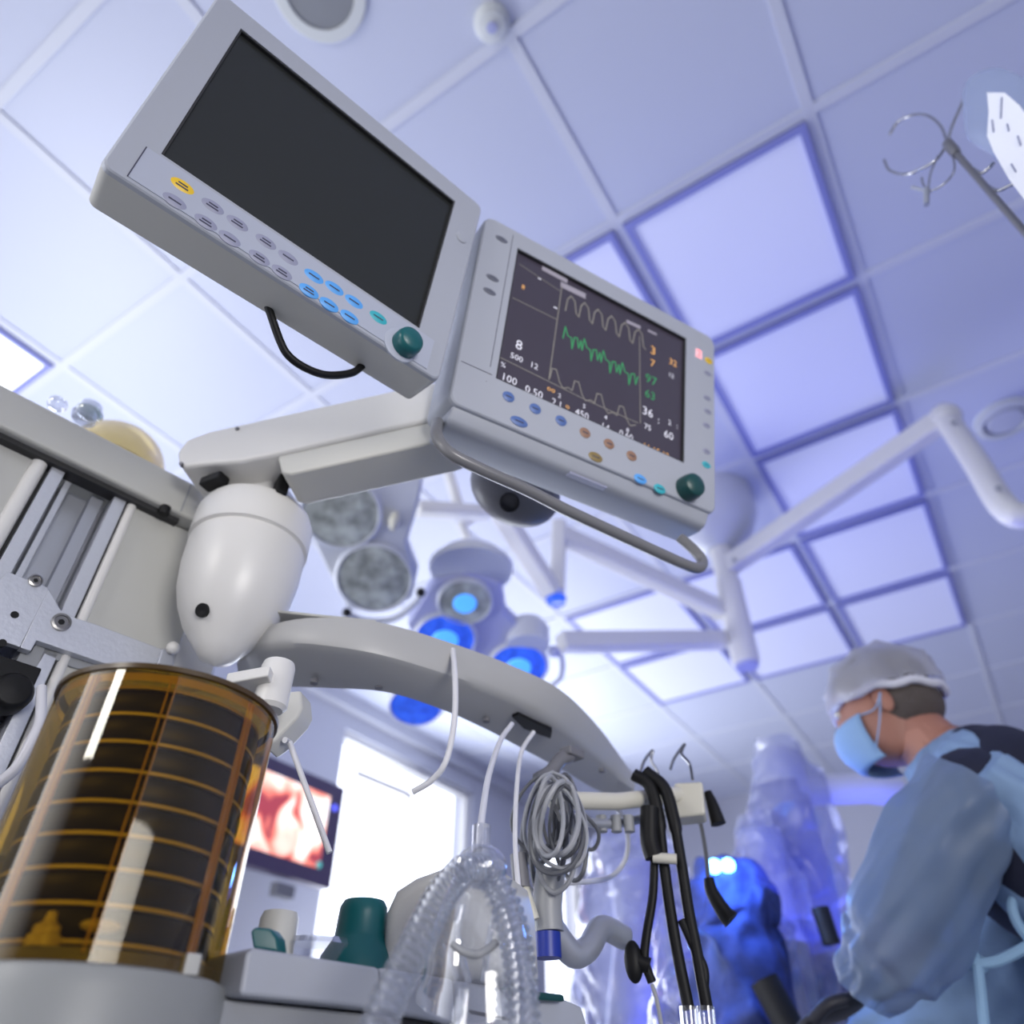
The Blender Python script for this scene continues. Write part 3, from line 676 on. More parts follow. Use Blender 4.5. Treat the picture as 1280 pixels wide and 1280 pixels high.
# round base under the bellows
MB().lathe(BC, UP, [(BR + .006, CZ - .10), (BR + .008, zb - .012), (BR + .005, zb - .002), (BR + .001, zb), (.02, zb)], 96, False).build('bellows_base', mat('shaded grey base plastic', (.27, .28, .28), .4), mt)  # base in one even dark grey
p = atD(238, 1206, BD - .062); MB().box(p, (.010, .008, .012), MR).build('catch', 'cream', mt, bevel=.001)

# desk block: front faces the lower right
DT = -.415
def dp(x, y, t=DT): return mp(x, y, t)
# vertical faces along MX; tops stay level
DS = ms(303, 1230, -.50)
desk = [(302, 1248), (310, 1186), (474, 1211), (474, 1260)]
def facepoly(pts, t, dep, name, m, bev=.003, label=None):
    return MB().prism([mp(x, y, t) for x, y in pts], -MN * dep).build(name, m, mt, bevel=bev, label=label)
facepoly([(300, 1244), (309, 1190), (318, 1184), (475, 1209), (475, 1262)], -.53, .10, 'desk_edge', 'bezel')
facepoly([(476, 1209), (560, 1222), (567, 1224), (570, 1280), (475, 1263)], -.53, .10, 'desk_edge', 'bezel')
facepoly([(570, 1225), (700, 1246), (728, 1258), (740, 1300), (571, 1285)], -.53, .10, 'desk_edge', 'bezel')
facepoly([(294, 1250), (474, 1268), (740, 1308), (740, 1420), (200, 1420), (200, 1240)], -.545, .30, 'desk_body', 'mgrey')
facepoly([(200, 1237), (296, 1248), (296, 1300), (200, 1300)], -.56, .02, 'desk_skirt', 'mgrey')
facepoly([(588, 1262), (640, 1273), (641, 1277), (590, 1267)], -.528, .004, 'desk_slot', 'dark', .0005)
facepoly([(500, 1272), (540, 1277), (560, 1290), (500, 1290)], -.54, .01, 'desk_recess', 'dark', .001)

# curved shelf rising over the bellows
ZS = CZ + .475; ZE = CZ + .452
top = [(298, 815), (300, 806), (318, 789), (355, 777), (400, 772), (470, 777), (556, 801), (640, 832), (700, 862), (745, 905), (775, 945), (791, 968)]
mid = [(297, 826), (303, 820), (322, 810), (355, 804), (400, 806), (470, 817), (547, 839), (622, 865), (680, 893), (727, 928), (765, 962), (793, 985)]
bot = [(298, 838), (312, 846), (335, 852), (359, 856), (405, 858), (481, 863), (547, 883), (610, 911), (660, 938), (705, 962), (753, 989), (790, 990)]
T3 = [atz(x, y, ZS) for x, y in top]; M3 = []; B3 = []
for (x, y), (xb, yb), tq in zip(mid, bot, T3):
    D = math.hypot(tq.x, tq.y) * .992; q = atD(x, y, D); M3.append(Vector((q.x, q.y, q.z)))
for (xb, yb), q in zip(bot, M3): 
    B3.append(atz(xb, yb, q.z - .004))
T3s, M3s, B3s = spline(T3, 5), spline(M3, 5), spline(B3, 5)
b = MB(); rg = []
for a, q, w in zip(T3s, M3s, B3s):
    inw = (w - q); inw.z = 0; inw = inw if inw.length > 1e-4 else Vector((0, .01, 0))
    nose = (a + q) / 2 - inw.normalized() * .004
    topin = Vector((w.x, w.y, a.z)) + inw * .02
    rg.append([a + inw * .12 + UP * .004, a, a * .7 + q * .3 - inw.normalized() * .003, nose, q * .85 + a * .15 - inw.normalized() * .003, q, q + inw * .1 - UP * .004, w - UP * .002, topin])
b.rings(rg)
b.build('curved_shelf', mat('grey shelf plastic', (.43, .43, .43), .4), mt)
MB().prism([atz(x, y, ZS + .015) for x, y in ((306, 772), (312, 767), (345, 765), (400, 771), (470, 778), (460, 800), (330, 800), (310, 792))], UP * .004).build('shelf_tray', 'cream', mt, bevel=.0015)
for k, (x, y) in enumerate(((393, 851), (474, 857), (608, 899), (752, 962))):
    p = atz(x, y, B3[5].z + .001); MB().lathe(p - UP * .004, UP, [(.005, 0), (.005, .006)], 16).build('shelf_screw', 'dgrey', mt)
sl = [atz(x, y, B3[7].z) for x, y in ((640, 893), (648, 890), (690, 912), (688, 920), (655, 908))]
MB().prism([p - UP * .004 for p in sl], UP * .008).build('shelf_slot', 'black', mt)
# pin joint and bracket at the shelf's left end
c = atD(342, 862, .70)
MB().lathe(c - UP * .022, UP, [(.013, 0), (.0165, .004), (.0165, .045), (.015, .050)], 32).build('hinge_pin', 'white', mt)
MB().prism([atz(x, y, CZ + .325) for x, y in ((280, 855), (335, 845), (350, 880), (330, 895), (300, 880))], UP * .012).build('hinge_arm', 'white', mt, bevel=.002)
MB().prism([atD(x, y, .74) for x, y in ((332, 868), (376, 862), (378, 885), (372, 897), (345, 925), (330, 935), (328, 905))], Vector((.005, .03, 0))).build('hinge_bracket', 'bezelside', mt, bevel=.003)
MB().tube([atD(356, 925, .74), atD(362, 928, .75), atD(412, 1066, .74)], .0030, 10, False).build('stay_rod', 'hose', mt)

# ---- breathing circuit parts on the desk
c = atD(447, 1203, .74)
MB().lathe(c, UP, [(.034, -.01), (.032, .004), (.024, .016), (.0225, .020), (.0215, .036), (.021, .042), (.018, .047), (.001, .049)], 48, True).build('relief_valve', 'knob', mt, label='dark teal dome valve')
c = atD(330, 1185, .66)
MB().prism([atD(x, y, .66) for x, y in ((312, 1164), (318, 1158), (338, 1160), (346, 1172), (348, 1190), (316, 1186))], Vector((.004, .014, 0))).build('switch_lever', 'knob', mt, bevel=.003, label='teal toggle lever')
c = atD(342, 1190, .72); MB().lathe(c, UP, [(.016, -.01), (.016, .024), (.014, .029), (.001, .030)], 32).build('mode_cap', 'bezelside', mt)
MB().lathe(atD(395, 1186, .74), UP, [(.034, -.012), (.038, .0), (.034, .005), (.02, .007), (.001, .007)], 40).build('flow_dome', 'clearp', mt, label='clear flat valve dome')
# absorber canister: rounded grey block
ab = [(470, 1215), (476, 1140), (490, 1110), (515, 1094), (565, 1076), (610, 1072), (626, 1088), (634, 1125), (638, 1225)]
MB().prism([atD(x, y, .72) for x, y in ab], Vector((.03, .09, 0))).build('absorber_canister', 'bezelside', mt, bevel=.014, bseg=4)
facepoly([(630, 1236), (640, 1228), (662, 1238), (705, 1243), (707, 1252), (664, 1250)], -.52, .008, 'drain_lever', 'knobd', .002)

# ================================================================== corrugated tubes, mask and hoses
def corr(pts, R, name, label, mm='tube', pitch=.0062):
    P = spline(pts, 10); Ln = sum((a - b).length for a, b in zip(P, P[1:])); n = int(Ln / pitch) * 6
    acc = [0]
    for a, b in zip(P, P[1:]): acc.append(acc[-1] + (b - a).length)
    Q_ = []
    j = 0
    for i in range(n + 1):
        s_ = Ln * i / n
        while j < len(P) - 2 and acc[j + 1] < s_: j += 1
        k = (s_ - acc[j]) / max(acc[j + 1] - acc[j], 1e-9); Q_.append(P[j].lerp(P[j + 1], k))
    b = MB(); rg = []; up = None
    for i, p in enumerate(Q_):
        tt = (Q_[min(i + 1, n)] - Q_[max(i - 1, 0)]).normalized()
        if up is None: up = tt.orthogonal().normalized()
        up = (up - tt * up.dot(tt)).normalized(); w = tt.cross(up); r = R * (1 + .17 * math.sin(i * math.pi / 3))
        rg.append([p + (up * math.cos(2 * math.pi * k / 20) + w * math.sin(2 * math.pi * k / 20)) * r for k in range(20)])
    b.rings(rg, False); o = b.build(name, mm); props(o, label, 'breathing tube', None); return o
corr([atD(602, 1086, .60), atD(578, 1090, .575), atD(553, 1118, .555), atD(530, 1160, .54), atD(508, 1205, .53), atD(486, 1250, .52), atD(462, 1310, .51)], .0100, 'breathing_tube', 'clear corrugated breathing tube running down to the left')
corr([atD(600, 1087, .605), atD(618, 1102, .60), atD(633, 1135, .60), atD(644, 1175, .595), atD(651, 1220, .59), atD(655, 1310, .58)], .0105, 'breathing_tube', 'clear corrugated breathing tube running down to the right')
c = atD(601, 1083, .603)
b = MB(); b.ell(c, basis(UP, XV), .020, .016, .016, 28, 14); b.tube([c, c + UP * .03], .007, 16, False)
b.build('connector', 'clearp'); props(bpy.data.objects['connector'], 'clear wye connector joining the two corrugated tubes', 'connector')
# breathing mask hanging between the limbs
t = thing('face_mask', atD(590, 1225, .64), 'clear plastic breathing mask hanging between the corrugated tubes', 'face mask')
c = atD(598, 1160, .63); rg = []
for i in range(14):
    k = i / 13; rr = .012 + .032 * math.sin(min(k * 1.15, 1) * math.pi / 2); z = .055 - k * .11
    rg.append([c + Vector((math.cos(a) * rr * (.9 if k < .9 else 1.0), math.sin(a) * rr * .8, z + .008 * math.cos(2 * a) * k)) for a in [2 * math.pi * j / 32 for j in range(32)]])
MB().rings(rg, False).build('shell', 'clearp', t)
MB().tube([atD(566, 1180, .60), atD(580, 1190, .595), atD(597, 1193, .59), atD(612, 1185, .595), atD(620, 1178, .60)], .0028, 10).build('cushion_edge', 'mgrey', t)
for q in (((578, 1130), (572, 1170), (586, 1228)), ((622, 1130), (612, 1170), (604, 1228)), ((556, 1180), (566, 1210), (572, 1225))):
    MB().tube([atD(x, y, .61) for x, y in q], .0022, 8).build('fold', 'clearp', t)
def hose(pts, r, name, mm, label, cat='hose', seg=10):
    o = MB().tube(pts, r, seg).build(name, mm); props(o, label, cat); return o
hose([atz(566, 812, ZS - .01), atD(569, 850, .80), atD(568, 900, .80), atD(558, 950, .80), atD(540, 975, .81), atD(516, 990, .82)], .0035, 'hose', 'hose', 'white thin hose hanging from the middle of the curved shelf')
hose([atD(640, 905, .88), atD(626, 925, .84), atD(612, 965, .76), atD(604, 1010, .68), atD(598, 1062, .61)], .0032, 'hose', 'hose', 'white thin hose running down into the wye connector')
hose([atD(667, 915, .92), atD(652, 940, .90), atD(646, 985, .86), atD(644, 1050, .82), atD(648, 1110, .80)], .0028, 'hose', 'hose', 'white thin hose just right of the connector hose, beside the cable bundle')
hose([atD(690, 990, 1.0), atD(770, 1010, 1.1), atD(785, 1060, 1.15), atD(765, 1095, 1.15), atD(715, 1103, 1.0), atD(690, 1100, 1.0)], .0035, 'hose', 'hose', 'white hose in a wide loop right of the cable bundle')

# hook rail arm right of the shelf, with wire hooks
t = thing('hook_rail', atD(790, 1020, 1.02), 'pale horizontal hose rail with wire hooks beyond the shelf end', 'rail')
MB().tube([atD(690, 1000, .93), atD(770, 1002, .99), atD(860, 992, 1.08)], .011, 14, False).build('rail_bar', 'beige', t)
MB().prism([atD(x, y, 1.06) for x, y in ((842, 978), (878, 976), (882, 1018), (845, 1022))], Vector((.01, .04, 0))).build('end_block', 'beige', t, bevel=.004)
for q in (((801, 965), (806, 950), (816, 938), (814, 950), (822, 965), (824, 985)), ((838, 962), (843, 948), (856, 930), (852, 942), (862, 955), (866, 975))):
    MB().tube([atD(x, y, 1.05) for x, y in q], .0022, 8).build('hook', 'chrome', t)
MB().tube([atD(700, 1018, .95), atD(760, 1030, 1.0), (atD(840, 1015, 1.05))], .006, 10).build('lower_bar', 'alud', t)
for x in (752, 770, 786): MB().lathe(atD(x, 1028, 1.0), UP, [(.007, -.012), (.007, .008)], 14).build('clip', 'mgrey', t)

# bundle of grey cables hanging under the shelf end
t = thing('cable_clamp', atD(690, 965, .93), 'grey strap clamp under the shelf end holding the cables', 'clamp')
MB().tube([atD(712, 945, .95), atD(700, 950, .94), atD(688, 965, .93), atD(672, 975, .92)], .009, 12).build('strap', 'dgrey', t)
MB().box(atD(715, 942, .95), (.03, .02, .012), MR).build('clip', 'dgrey', t, bevel=.002)
random.seed(4)
for i in range(16):
    cx = random.uniform(680, 712); w = random.uniform(18, 46); h0 = random.uniform(960, 985); h1 = random.uniform(1060, 1125); D = random.uniform(.86, .98)
    lean = random.uniform(-14, 16); pts = []
    for k in range(11):
        a = 2 * math.pi * k / 10 + random.uniform(-.1, .1)
        pts.append(atD(cx + lean * (1 - math.cos(a)) * .5 + w * math.sin(a) * (.65 + .35 * (1 - math.cos(a)) / 2), h0 + (h1 - h0) * (1 - math.cos(a)) / 2, D + .012 * math.sin(2 * a)))
    mm = 'cable' if i % 3 else 'cablel'
    o = MB().tube(pts, random.choice((.0022, .0028, .0034)), 8, True, 6).build('cable', mm)
    props(o, ('dark' if i % 3 else 'light') + ' grey cable loop in the tangle hanging under the shelf end', 'cable', ('dark' if i % 3 else 'light') + ' grey cables tangled under the shelf')
o = hose([atD(682, 975, .9), atD(722, 1010, .9), atD(748, 1040, .92), atD(738, 1062, .93), atD(705, 1030, .9), atD(690, 1000, .9)], .0024, 'cable', 'cable', 'thin grey cable swinging widest to the right of the tangle', 'cable', 8)
# probe end with connectors below the bundle
t = thing('flow_sensor', atD(690, 1170, .93), 'grey elbow breathing fitting with blue end below the cable tangle', 'fitting')
MB().tube([atD(688, 1090, .92), atD(684, 1130, .92), atD(686, 1165, .92)], .017, 18, True, 6).build('upright', 'mgrey', t)
MB().tube([atD(690, 1160, .93), atD(715, 1192, .95), atD(735, 1185, .97), atD(752, 1160, 1.0), atD(780, 1172, 1.03)], .014, 18, True, 6).build('elbow', 'alud', t)
MB().tube([atD(684, 1166, .92), atD(685, 1198, .92)], .015, 18, False).build('cuff', 'bluec', t, label='blue cuff')
MB().tube([atD(648, 1068, .9), atD(652, 1110, .9)], .010, 12, False).build('probe_body', 'dgrey', t)
MB().tube([atD(655, 1110, .9), atD(668, 1150, .9)], .006, 12, False).build('sensor_stem', 'beige', t)

# black hoses and cables over the rail
hb = [[(792, 968), (812, 982), (823, 1022), (829, 1072), (837, 1132), (847, 1192), (861, 1262)], [(806, 964), (830, 985), (842, 1025), (851, 1075), (861, 1140), (871, 1190), (884, 1262)]]
t = None
for q, l in zip(hb, ('left of the two thick black hoses draped over the rail', 'right of the two thick black hoses draped over the rail')):
    o = MB().tube([atD(x, y, 1.0) for x, y in q], .0, 14, True, 8, rf=lambda k: .0085 if k < .38 else .0068).build('black_hose', 'black'); props(o, l, 'hose')
o = MB().tube([atD(812, 1010, .99), atD(812, 1050, .99), atD(818, 1072, .99)], .012, 14).build('black_hose', 'black'); props(o, 'short thick black hose stub left of the draped pair', 'hose')
b = MB()
b.tube([atD(816, 1072, .985), atD(846, 1074, .985)], .006, 12, False); o = b.build('clip', 'beige'); props(o, 'pale clip gathering the black hoses', 'clip')
hose([atD(818, 1075, 1.0), atD(816, 1120, 1.0), atD(808, 1170, 1.0), atD(806, 1200, 1.0), atD(815, 1228, 1.0)], .0055, 'black_cable', 'black', 'thin black cable ending in a foot plug left of the draped hoses', 'cable')
hose([atD(852, 1150, 1.0), atD(868, 1185, 1.0), atD(880, 1212, 1.0), atD(880, 1240, 1.0)], .0055, 'black_cable', 'black', 'thin black cable branching to the right low on the draped hoses', 'cable')
hose([atD(815, 1230, 1.0), atD(822, 1255, 1.0), atD(830, 1300, 1.0)], .0025, 'cable', 'cablel', 'thin light cable tail below the foot plug', 'cable')
t = thing('probe', atD(796, 1200, 1.0), 'black knobbly probe clipped beside the draped hoses', 'probe')
MB().ell(atD(792, 1202, 1.0), basis(UP, XV), .011, .010, .022, 20, 12).build('grip', 'black', t); MB().tube([atD(792, 1200, 1.0), atD(812, 1208, 1.0)], .009, 12, False).build('stem', 'black', t)
t = thing('camera_cable', atD(880, 1100, 1.1), 'thin dark cable with black handpiece hanging from the rail end block', 'cable')
MB().tube([atD(872, 1018, 1.1), atD(878, 1040, 1.1), atD(884, 1080, 1.1), atD(885, 1105, 1.1)], .003, 8).build('lead', 'cable', t)
MB().tube([atD(886, 1098, 1.1), atD(890, 1115, 1.1), atD(905, 1140, 1.1), atD(914, 1150, 1.1)], .010, 14, True, 6, rf=lambda k: .007 + .005 * k).build('handpiece', 'black', t)
t = thing('probe', atD(890, 1010, 1.1), 'black grip clipped to the right side of the rail end block', 'probe')
MB().tube([atD(884, 990, 1.1), atD(890, 1005, 1.1), atD(898, 1030, 1.1)], .009, 14, True, 6, rf=lambda k: .006 + .005 * k).build('grip', 'black', t)
t = thing('clear_hose_end', atD(868, 1275, 1.0), 'clear plastic hose ends below the black hoses', 'hose end')
for x in (860, 882): MB().tube([atD(x, 1258, 1.0), atD(x + 4, 1300, 1.0)], .0095, 14, False).build('sleeve', 'clearp', t)

# ================================================================== yellow dome and clear valve on top of the machine
t = thing('respirator_bowl', mp(130, 570, -1.02), 'yellowish translucent bowl lying on top of the machine beam', 'bowl')
c = mp(140, 585, -1.10); MB().ell(c, basis(UP, MX), .080, .080, .082, 40, 20, -.1, 1).build('bowl', 'dome', t)
c2 = mp(108, 520, -1.0)
m = MB(); m.tube([c2 - UP * .01, c2 + UP * .022], .016, 20, False); m.tube([mp(92, 516, -1.0), mp(112, 520, -1.0)], .009, 16, False); m.build('valve', 'clearp', t, label='clear greenish valve')
m = MB(); m.ell(mp(72, 505, -1.0), basis(UP, MX), .014, .012, .012, 20, 12); m.build('valve_cap', 'clearp', t)
M['greenp'] = clear('greenish clear plastic', (.72, .80, .74), .25, .1, .25, (.42, .48, .42))
m = MB(); m.ell(mp(112, 516, -1.0), basis(UP, MX), .020, .016, .012, 20, 12); m.build('valve_body', M['greenp'], t)

# ================================================================== ceiling pendant with lamp arms
PD = 2.82
def pd(x, y, D=PD): return atD(x, y, D)
t = thing('ceiling_pendant', atz(922, 605, CEIL), 'white ceiling pendant column with several jointed arms', 'pendant')
pc = pd(917, 760); pc = Vector((pc.x, pc.y, 0))
zlow = pd(928, 832).z
MB().lathe(pc, UP, [(.050, zlow), (.056, zlow + .02), (.056, zlow + .40), (.048, zlow + .41), (.048, CEIL - .15), (.048, CEIL - .14)], 40).build('column', 'white', t)
MB().lathe(pc + UP * 0, UP, [(.06, CEIL - .30), (.16, CEIL - .22), (.20, CEIL - .12), (.205, CEIL)], 48).build('ceiling_canopy', 'lamp', t)
MB().lathe(pc, -UP, [(.048, -zlow), (.045, -zlow + .012), (.001, -zlow + .013)], 30).build('end_cap', 'lampblue', t)
def bar(name, p, q, w, h, mm='white', bev=.012):
    d = (q - p); R = basis(d, UP); R2 = Matrix((R.col[2], R.col[1], R.col[0])).transposed()
    return MB().box((p + q) / 2, (d.length, w, h), R2).build(name, mm, t, bevel=bev, bseg=3)
e1 = atD(1182, 522, 2.55); s_ = pd(905, 712)
bar('raised_arm', s_, e1, .07, .085)
MB().ell(e1, basis(UP, XV), .058, .058, .058, 24, 14).build('elbow', 'white', t)
e2 = atD(1262, 640, 2.35)
MB().tube([e1, e1.lerp(e2, .5), e2, e2 + Vector((.12, 0, -.0))], .042, 20, True, 6).build('drop_arm', 'white', t)
for x, y, D in ((918, 700, 2.78), (1192, 528, 2.5), (1248, 610, 2.36)):
    p = atD(x, y, D - .05); MB().lathe(p, C0 - p, [(.010, 0), (.010, .012), (.001, .013)], 16).build('bolt', 'mgrey', t)
k1 = atD(700, 668, 2.35)
bar('lamp_arm', pd(905, 765), k1, .07, .075)
bar('hanger', k1 + UP * .06, atD(696, 742, 2.35), .07, .06)
MB().lathe(atD(695, 748, 2.35), -UP, [(.04, 0), (.036, .02), (.001, .022)], 24).build('joint_cap', 'lensblue', t)  # no lens here: the blue light from below is painted as a glow
bar('lamp_arm', atD(690, 740, 2.33), atD(606, 610, 2.0), .07, .065)
bar('lower_arm', pd(905, 800), atD(700, 803, 2.3), .065, .07)
bar('cross_arm', atD(520, 636, 1.9), atD(612, 642, 2.0), .06, .045)
bar('cross_stay', atD(560, 590, 1.95), atD(575, 640, 1.95), .05, .035)
MB().tube([atD(577, 655, 2.15), atD(592, 700, 2.15)], .018, 14, False).build('lamp_stem', 'white', t)
MB().tube([atD(612, 640, 2.15), atD(577, 655, 2.15)], .016, 14, False).build('lamp_stem', 'white', t)

# surgical lamps
def lamp_plate(t, pts, c, n, thick, mm, name='body'):
    P = [onp(x, y, c, n) for x, y in pts]; b = MB(); b.prism(P, -n * thick); return b.build(name, mm, t, bevel=.012, bseg=3)
def q4(x, y): return 360 + x * .2969, 560 + y * .2969
def reflector(t, x, y, c, n, r, lensm, core=False, lift=.012, back=.06):
    p = onp(x, y, c, n) + n * lift
    h = MB().lathe(p, n, [(.001, -back - .02), (r * .5, -back - .015), (r * .9, -back * .6), (r, -.015), (r, 0), (r * .93, .006), (r * .9, .0)], 44, False).build('reflector', 'lamp', t)
    MB().lathe(p, n, [(r * .91, .001), (r * .7, .004), (r * .3, .008), (.001, .009)], 44).build('lens', lensm, h)
    if core: MB().lathe(p + n * .010, n, [(r * .44, -.006), (r * .38, .002), (.001, .005)], 24).build('core', 'lenscore', h)
    return h
n1 = Vector((.05, -.42, -.9)).normalized(); c1 = atD(450, 690, 1.72)
t = thing('surgical_lamp', c1, 'large grey surgical lamp head with two unlit faceted lenses, left above the shelf', 'surgical lamp', None)
lamp_plate(t, [q4(*p) for p in ((100, 390), (10, 230), (120, 130), (380, 60), (560, 40), (570, 130), (548, 250), (500, 400), (545, 520), (520, 640), (400, 690), (250, 680), (185, 560))], c1, n1, .05, 'lamp')
reflector(t, *q4(225, 265), c1, n1, .114, 'lens'); reflector(t, *q4(365, 540), c1, n1, .115, 'lens')
p = onp(*q4(450, 300), c1, n1); MB().ell(p + n1 * .012, basis(n1, onp(*q4(440, 350), c1, n1) - p), .030, .016, .016, 20, 12).build('handle_cap', 'beige', t)
MB().tube([onp(*q4(x, y), c1, n1) + n1 * .01 for x, y in ((250, 690), (330, 720), (450, 710), (540, 640), (560, 600))], .010, 12).build('guard_rail', 'lamp', t)
for x, y in ((250, 685), (560, 600)):
    p = onp(*q4(x, y), c1, n1) + n1 * .01; MB().ell(p, Matrix.Identity(3), .014, .014, .014, 16, 10).build('rail_joint', 'black', t)
n2 = Vector((.05, -.36, -.93)).normalized(); c2 = atD(600, 790, 2.05)
t = thing('surgical_lamp', c2, 'blue glowing surgical lamp head with several lenses, lower and right of the unlit one', 'surgical lamp', None)
lamp_plate(t, [q4(*p) for p in ((560, 640), (620, 560), (760, 520), (900, 570), (920, 700), (1000, 780), (1090, 860), (1080, 960), (960, 960), (820, 930), (700, 900), (540, 830), (500, 740))], c2, n2, .06, 'lampblue')
reflector(t, *q4(745, 640), c2, n2, .088, 'lens', True); reflector(t, *q4(662, 795), c2, n2, .103, 'lensblue', True)
reflector(t, *q4(968, 912), c2, n2, .103, 'lensblue', True); reflector(t, *q4(540, 1075), c2, n2, .095, 'lensblue', False)
p = onp(*q4(770, 520), c2, n2) + UP * .03
MB().lathe(p, UP, [(.125, -.03), (.13, -.015), (.10, .02), (.06, .045), (.02, .055), (.001, .056)], 40).build('hub_cover', 'lamp', t)
p = onp(*q4(1010, 810), c2, n2) + UP * .02
MB().lathe(p, UP, [(.07, -.04), (.07, .02), (.05, .05), (.001, .06)], 32).build('pod_cover', 'lamp', t)
MB().tube([onp(*q4(x, y), c2, n2) for x, y in ((1100, 860), (1150, 880), (1150, 960), (1100, 1010))], .009, 10).build('guard_rail', 'lamp', t)
p = onp(*q4(1120, 858), c2, n2); MB().ell(p, Matrix.Identity(3), .02, .02, .02, 16, 10).build('rail_joint', 'lampblue', t)

# ================================================================== IV pole with hooks and bag
PT = atD(1185, 180, .95)
t = thing('infusion_pole', Vector((PT.x, PT.y, 0)), 'slim steel infusion pole topped with curled hooks, upper right', 'infusion pole')
MB().cyl(Vector((PT.x, PT.y, .08)), PT, .0055, .0055).build('pole', 'steel', t)
def hk(pts, r=.0026): return MB().tube([atD(x, y, .95 + d) for x, y, d in pts], r, 10).build('hook', 'chrome', t)
hk([(1184, 178, 0), (1176, 158, 0), (1160, 145, 0), (1140, 144, 0), (1122, 153, 0), (1112, 168, 0)])
hk([(1184, 180, 0), (1170, 200, 0), (1150, 212, 0), (1130, 218, 0), (1112, 213, 0), (1105, 200, 0)])
hk([(1184, 180, 0), (1190, 158, 0), (1200, 135, 0), (1206, 120, 0)])
hk([(1212, 208, 0), (1226, 216, 0), (1236, 210, 0), (1242, 203, 0)]); hk([(1228, 228, 0), (1246, 238, 0), (1262, 232, 0), (1280, 224, 0)])
hk([(1190, 190, .0), (1193, 212, 0), (1182, 228, 0), (1165, 238, 0), (1155, 232, 0), (1152, 222, 0)], .0018)
MB().tube([atD(1172, 195, .95), atD(1163, 218, .95), atD(1160, 240, .95)], .0018, 8).build('hook', 'chrome', t)
MB().tube([atD(1158, 236, .95), atD(1158, 256, .95)], .005, 12, False).build('clamp_tip', 'alud', t); MB().tube([atD(1140, 234, .95), atD(1162, 240, .95)], .003, 10, False).build('clamp_lever', 'alud', t)
MB().lathe(PT - UP * .01, UP, [(.007, -.03), (.009, -.02), (.009, .012), (.004, .018)], 20).build('collar', 'steel', t)
for a in range(5):
    an = a * 2 * math.pi / 5; d = Vector((math.cos(an), math.sin(an), 0)); MB().tube([Vector((PT.x, PT.y, .12)), Vector((PT.x, PT.y, .07)) + d * .27], .012, 10, False).build('foot', 'steel', t)
    
bf = atD(1245, 160, .90); bn = (C0 - bf); bn.z = 0; bn = bn.normalized()
t = thing('infusion_bag', bf, 'clear bluish infusion bag with white printed label hanging from the pole', 'infusion bag')
bo = [(1204, 140), (1203, 115), (1212, 96), (1236, 85), (1260, 88), (1290, 105), (1330, 150), (1340, 260), (1300, 262), (1268, 225), (1240, 195), (1214, 178), (1206, 165)]
P = [onp(x, y, bf, bn) for x, y in bo]; cc = sum(P, Vector()) / len(P)
rg = []
for k, w in ((.05, .016), (.5, .014), (.85, .008), (1, 0), (.85, -.008), (.5, -.014), (.05, -.016)): rg.append([cc + (p - cc) * k + bn * w for p in spline(P + [P[0]], 4)[:-1]])
MB().rings(rg).build('pouch', 'bagp', t)
lb = [(1234, 116), (1256, 116), (1275, 132), (1300, 170), (1330, 230), (1290, 262), (1262, 225), (1242, 190), (1234, 170), (1236, 140)]
MB().prism([onp(x, y, bf + bn * .018, bn) for x, y in lb], bn * .0006).build('label_sheet', 'label', t)
for x0, y0, x1, y1 in ((1252, 122, 1251, 148), (1259, 155, 1261, 164), (1264, 205, 1270, 215), (1240, 150, 1242, 165), (1272, 170, 1276, 182)):
    MB().tube([onp(x0, y0, bf + bn * .0192, bn), onp(x1, y1, bf + bn * .0192, bn)], .0012, 6, False).build('label_print', 'sign', t)

# ================================================================== wall display
DA = WALL_A + .42
wn = RA; wo = room(DA, 0, 0)
def wp(x, y, t=0): return onp(x, y, wo + RA * t, RA)
def wb(x, y): p = wp(x, y); return p.dot(RB), p.z
b1, zT = wb(432, 985); _, zB = wb(407, 1110); zT2 = wb(330, 945)[1]; b0 = b1 - (zT - zB) * 1.5
t = thing('wall_display', room(DA, (b0 + b1) / 2, zB), 'wall display showing a red and white surgical picture behind the bellows', 'display')
MB().box(room(DA - .03, (b0 + b1) / 2, (zT + zB) / 2), (.06, b1 - b0, zT - zB), RR).build('housing', mat('dark violet bezel', (.06, .04, .10), .4), t, bevel=.008)
c0, zz0 = wb(396, 1000); zq = wb(392, 1085)[1]
sb1 = b1 - .11; MB().box(room(DA + .002, (b0 + .05 + sb1) / 2, (zT + zB) / 2 + .0), (.004, sb1 - b0 - .05, (zT - zB) * .70), RR).build('screen', 'pic', t)
for x, y, mm in ((418, 1010, mat('blue indicator', (.1, .1, .8), .4, emit=(.12, .15, 1), es=1.2)), (398, 1081, mat('green indicator', (.1, .5, .45), .4, emit=(.1, .5, .42), es=.6))):
    p = wp(x, y, .001); MB().lathe(p, RA, [(.018, 0), (.018, .006), (.001, .008)], 20).build('indicator', mm, t)
MB().box(room((DA - .06 + WALL_A) / 2, (b0 + b1) / 2, (zT + zB) / 2), (DA - .06 - WALL_A, .12, .12), RR).build('wall_mount', 'mgrey', t)
MB().box(room(DA - .03, (b0 + b1) / 2 + .1, zB - .06), (.05, .12, .06), RR).build('lower_bracket', 'dgrey', t)
# handle bar in front of the window
o = MB().tube([atD(446, 966, 3.3), atD(508, 992, 3.3), atD(514, 998, 3.3)], .014, 12, False).build('window_handle', 'white'); props(o, 'pale bar hanging in front of the bright window', 'bar')

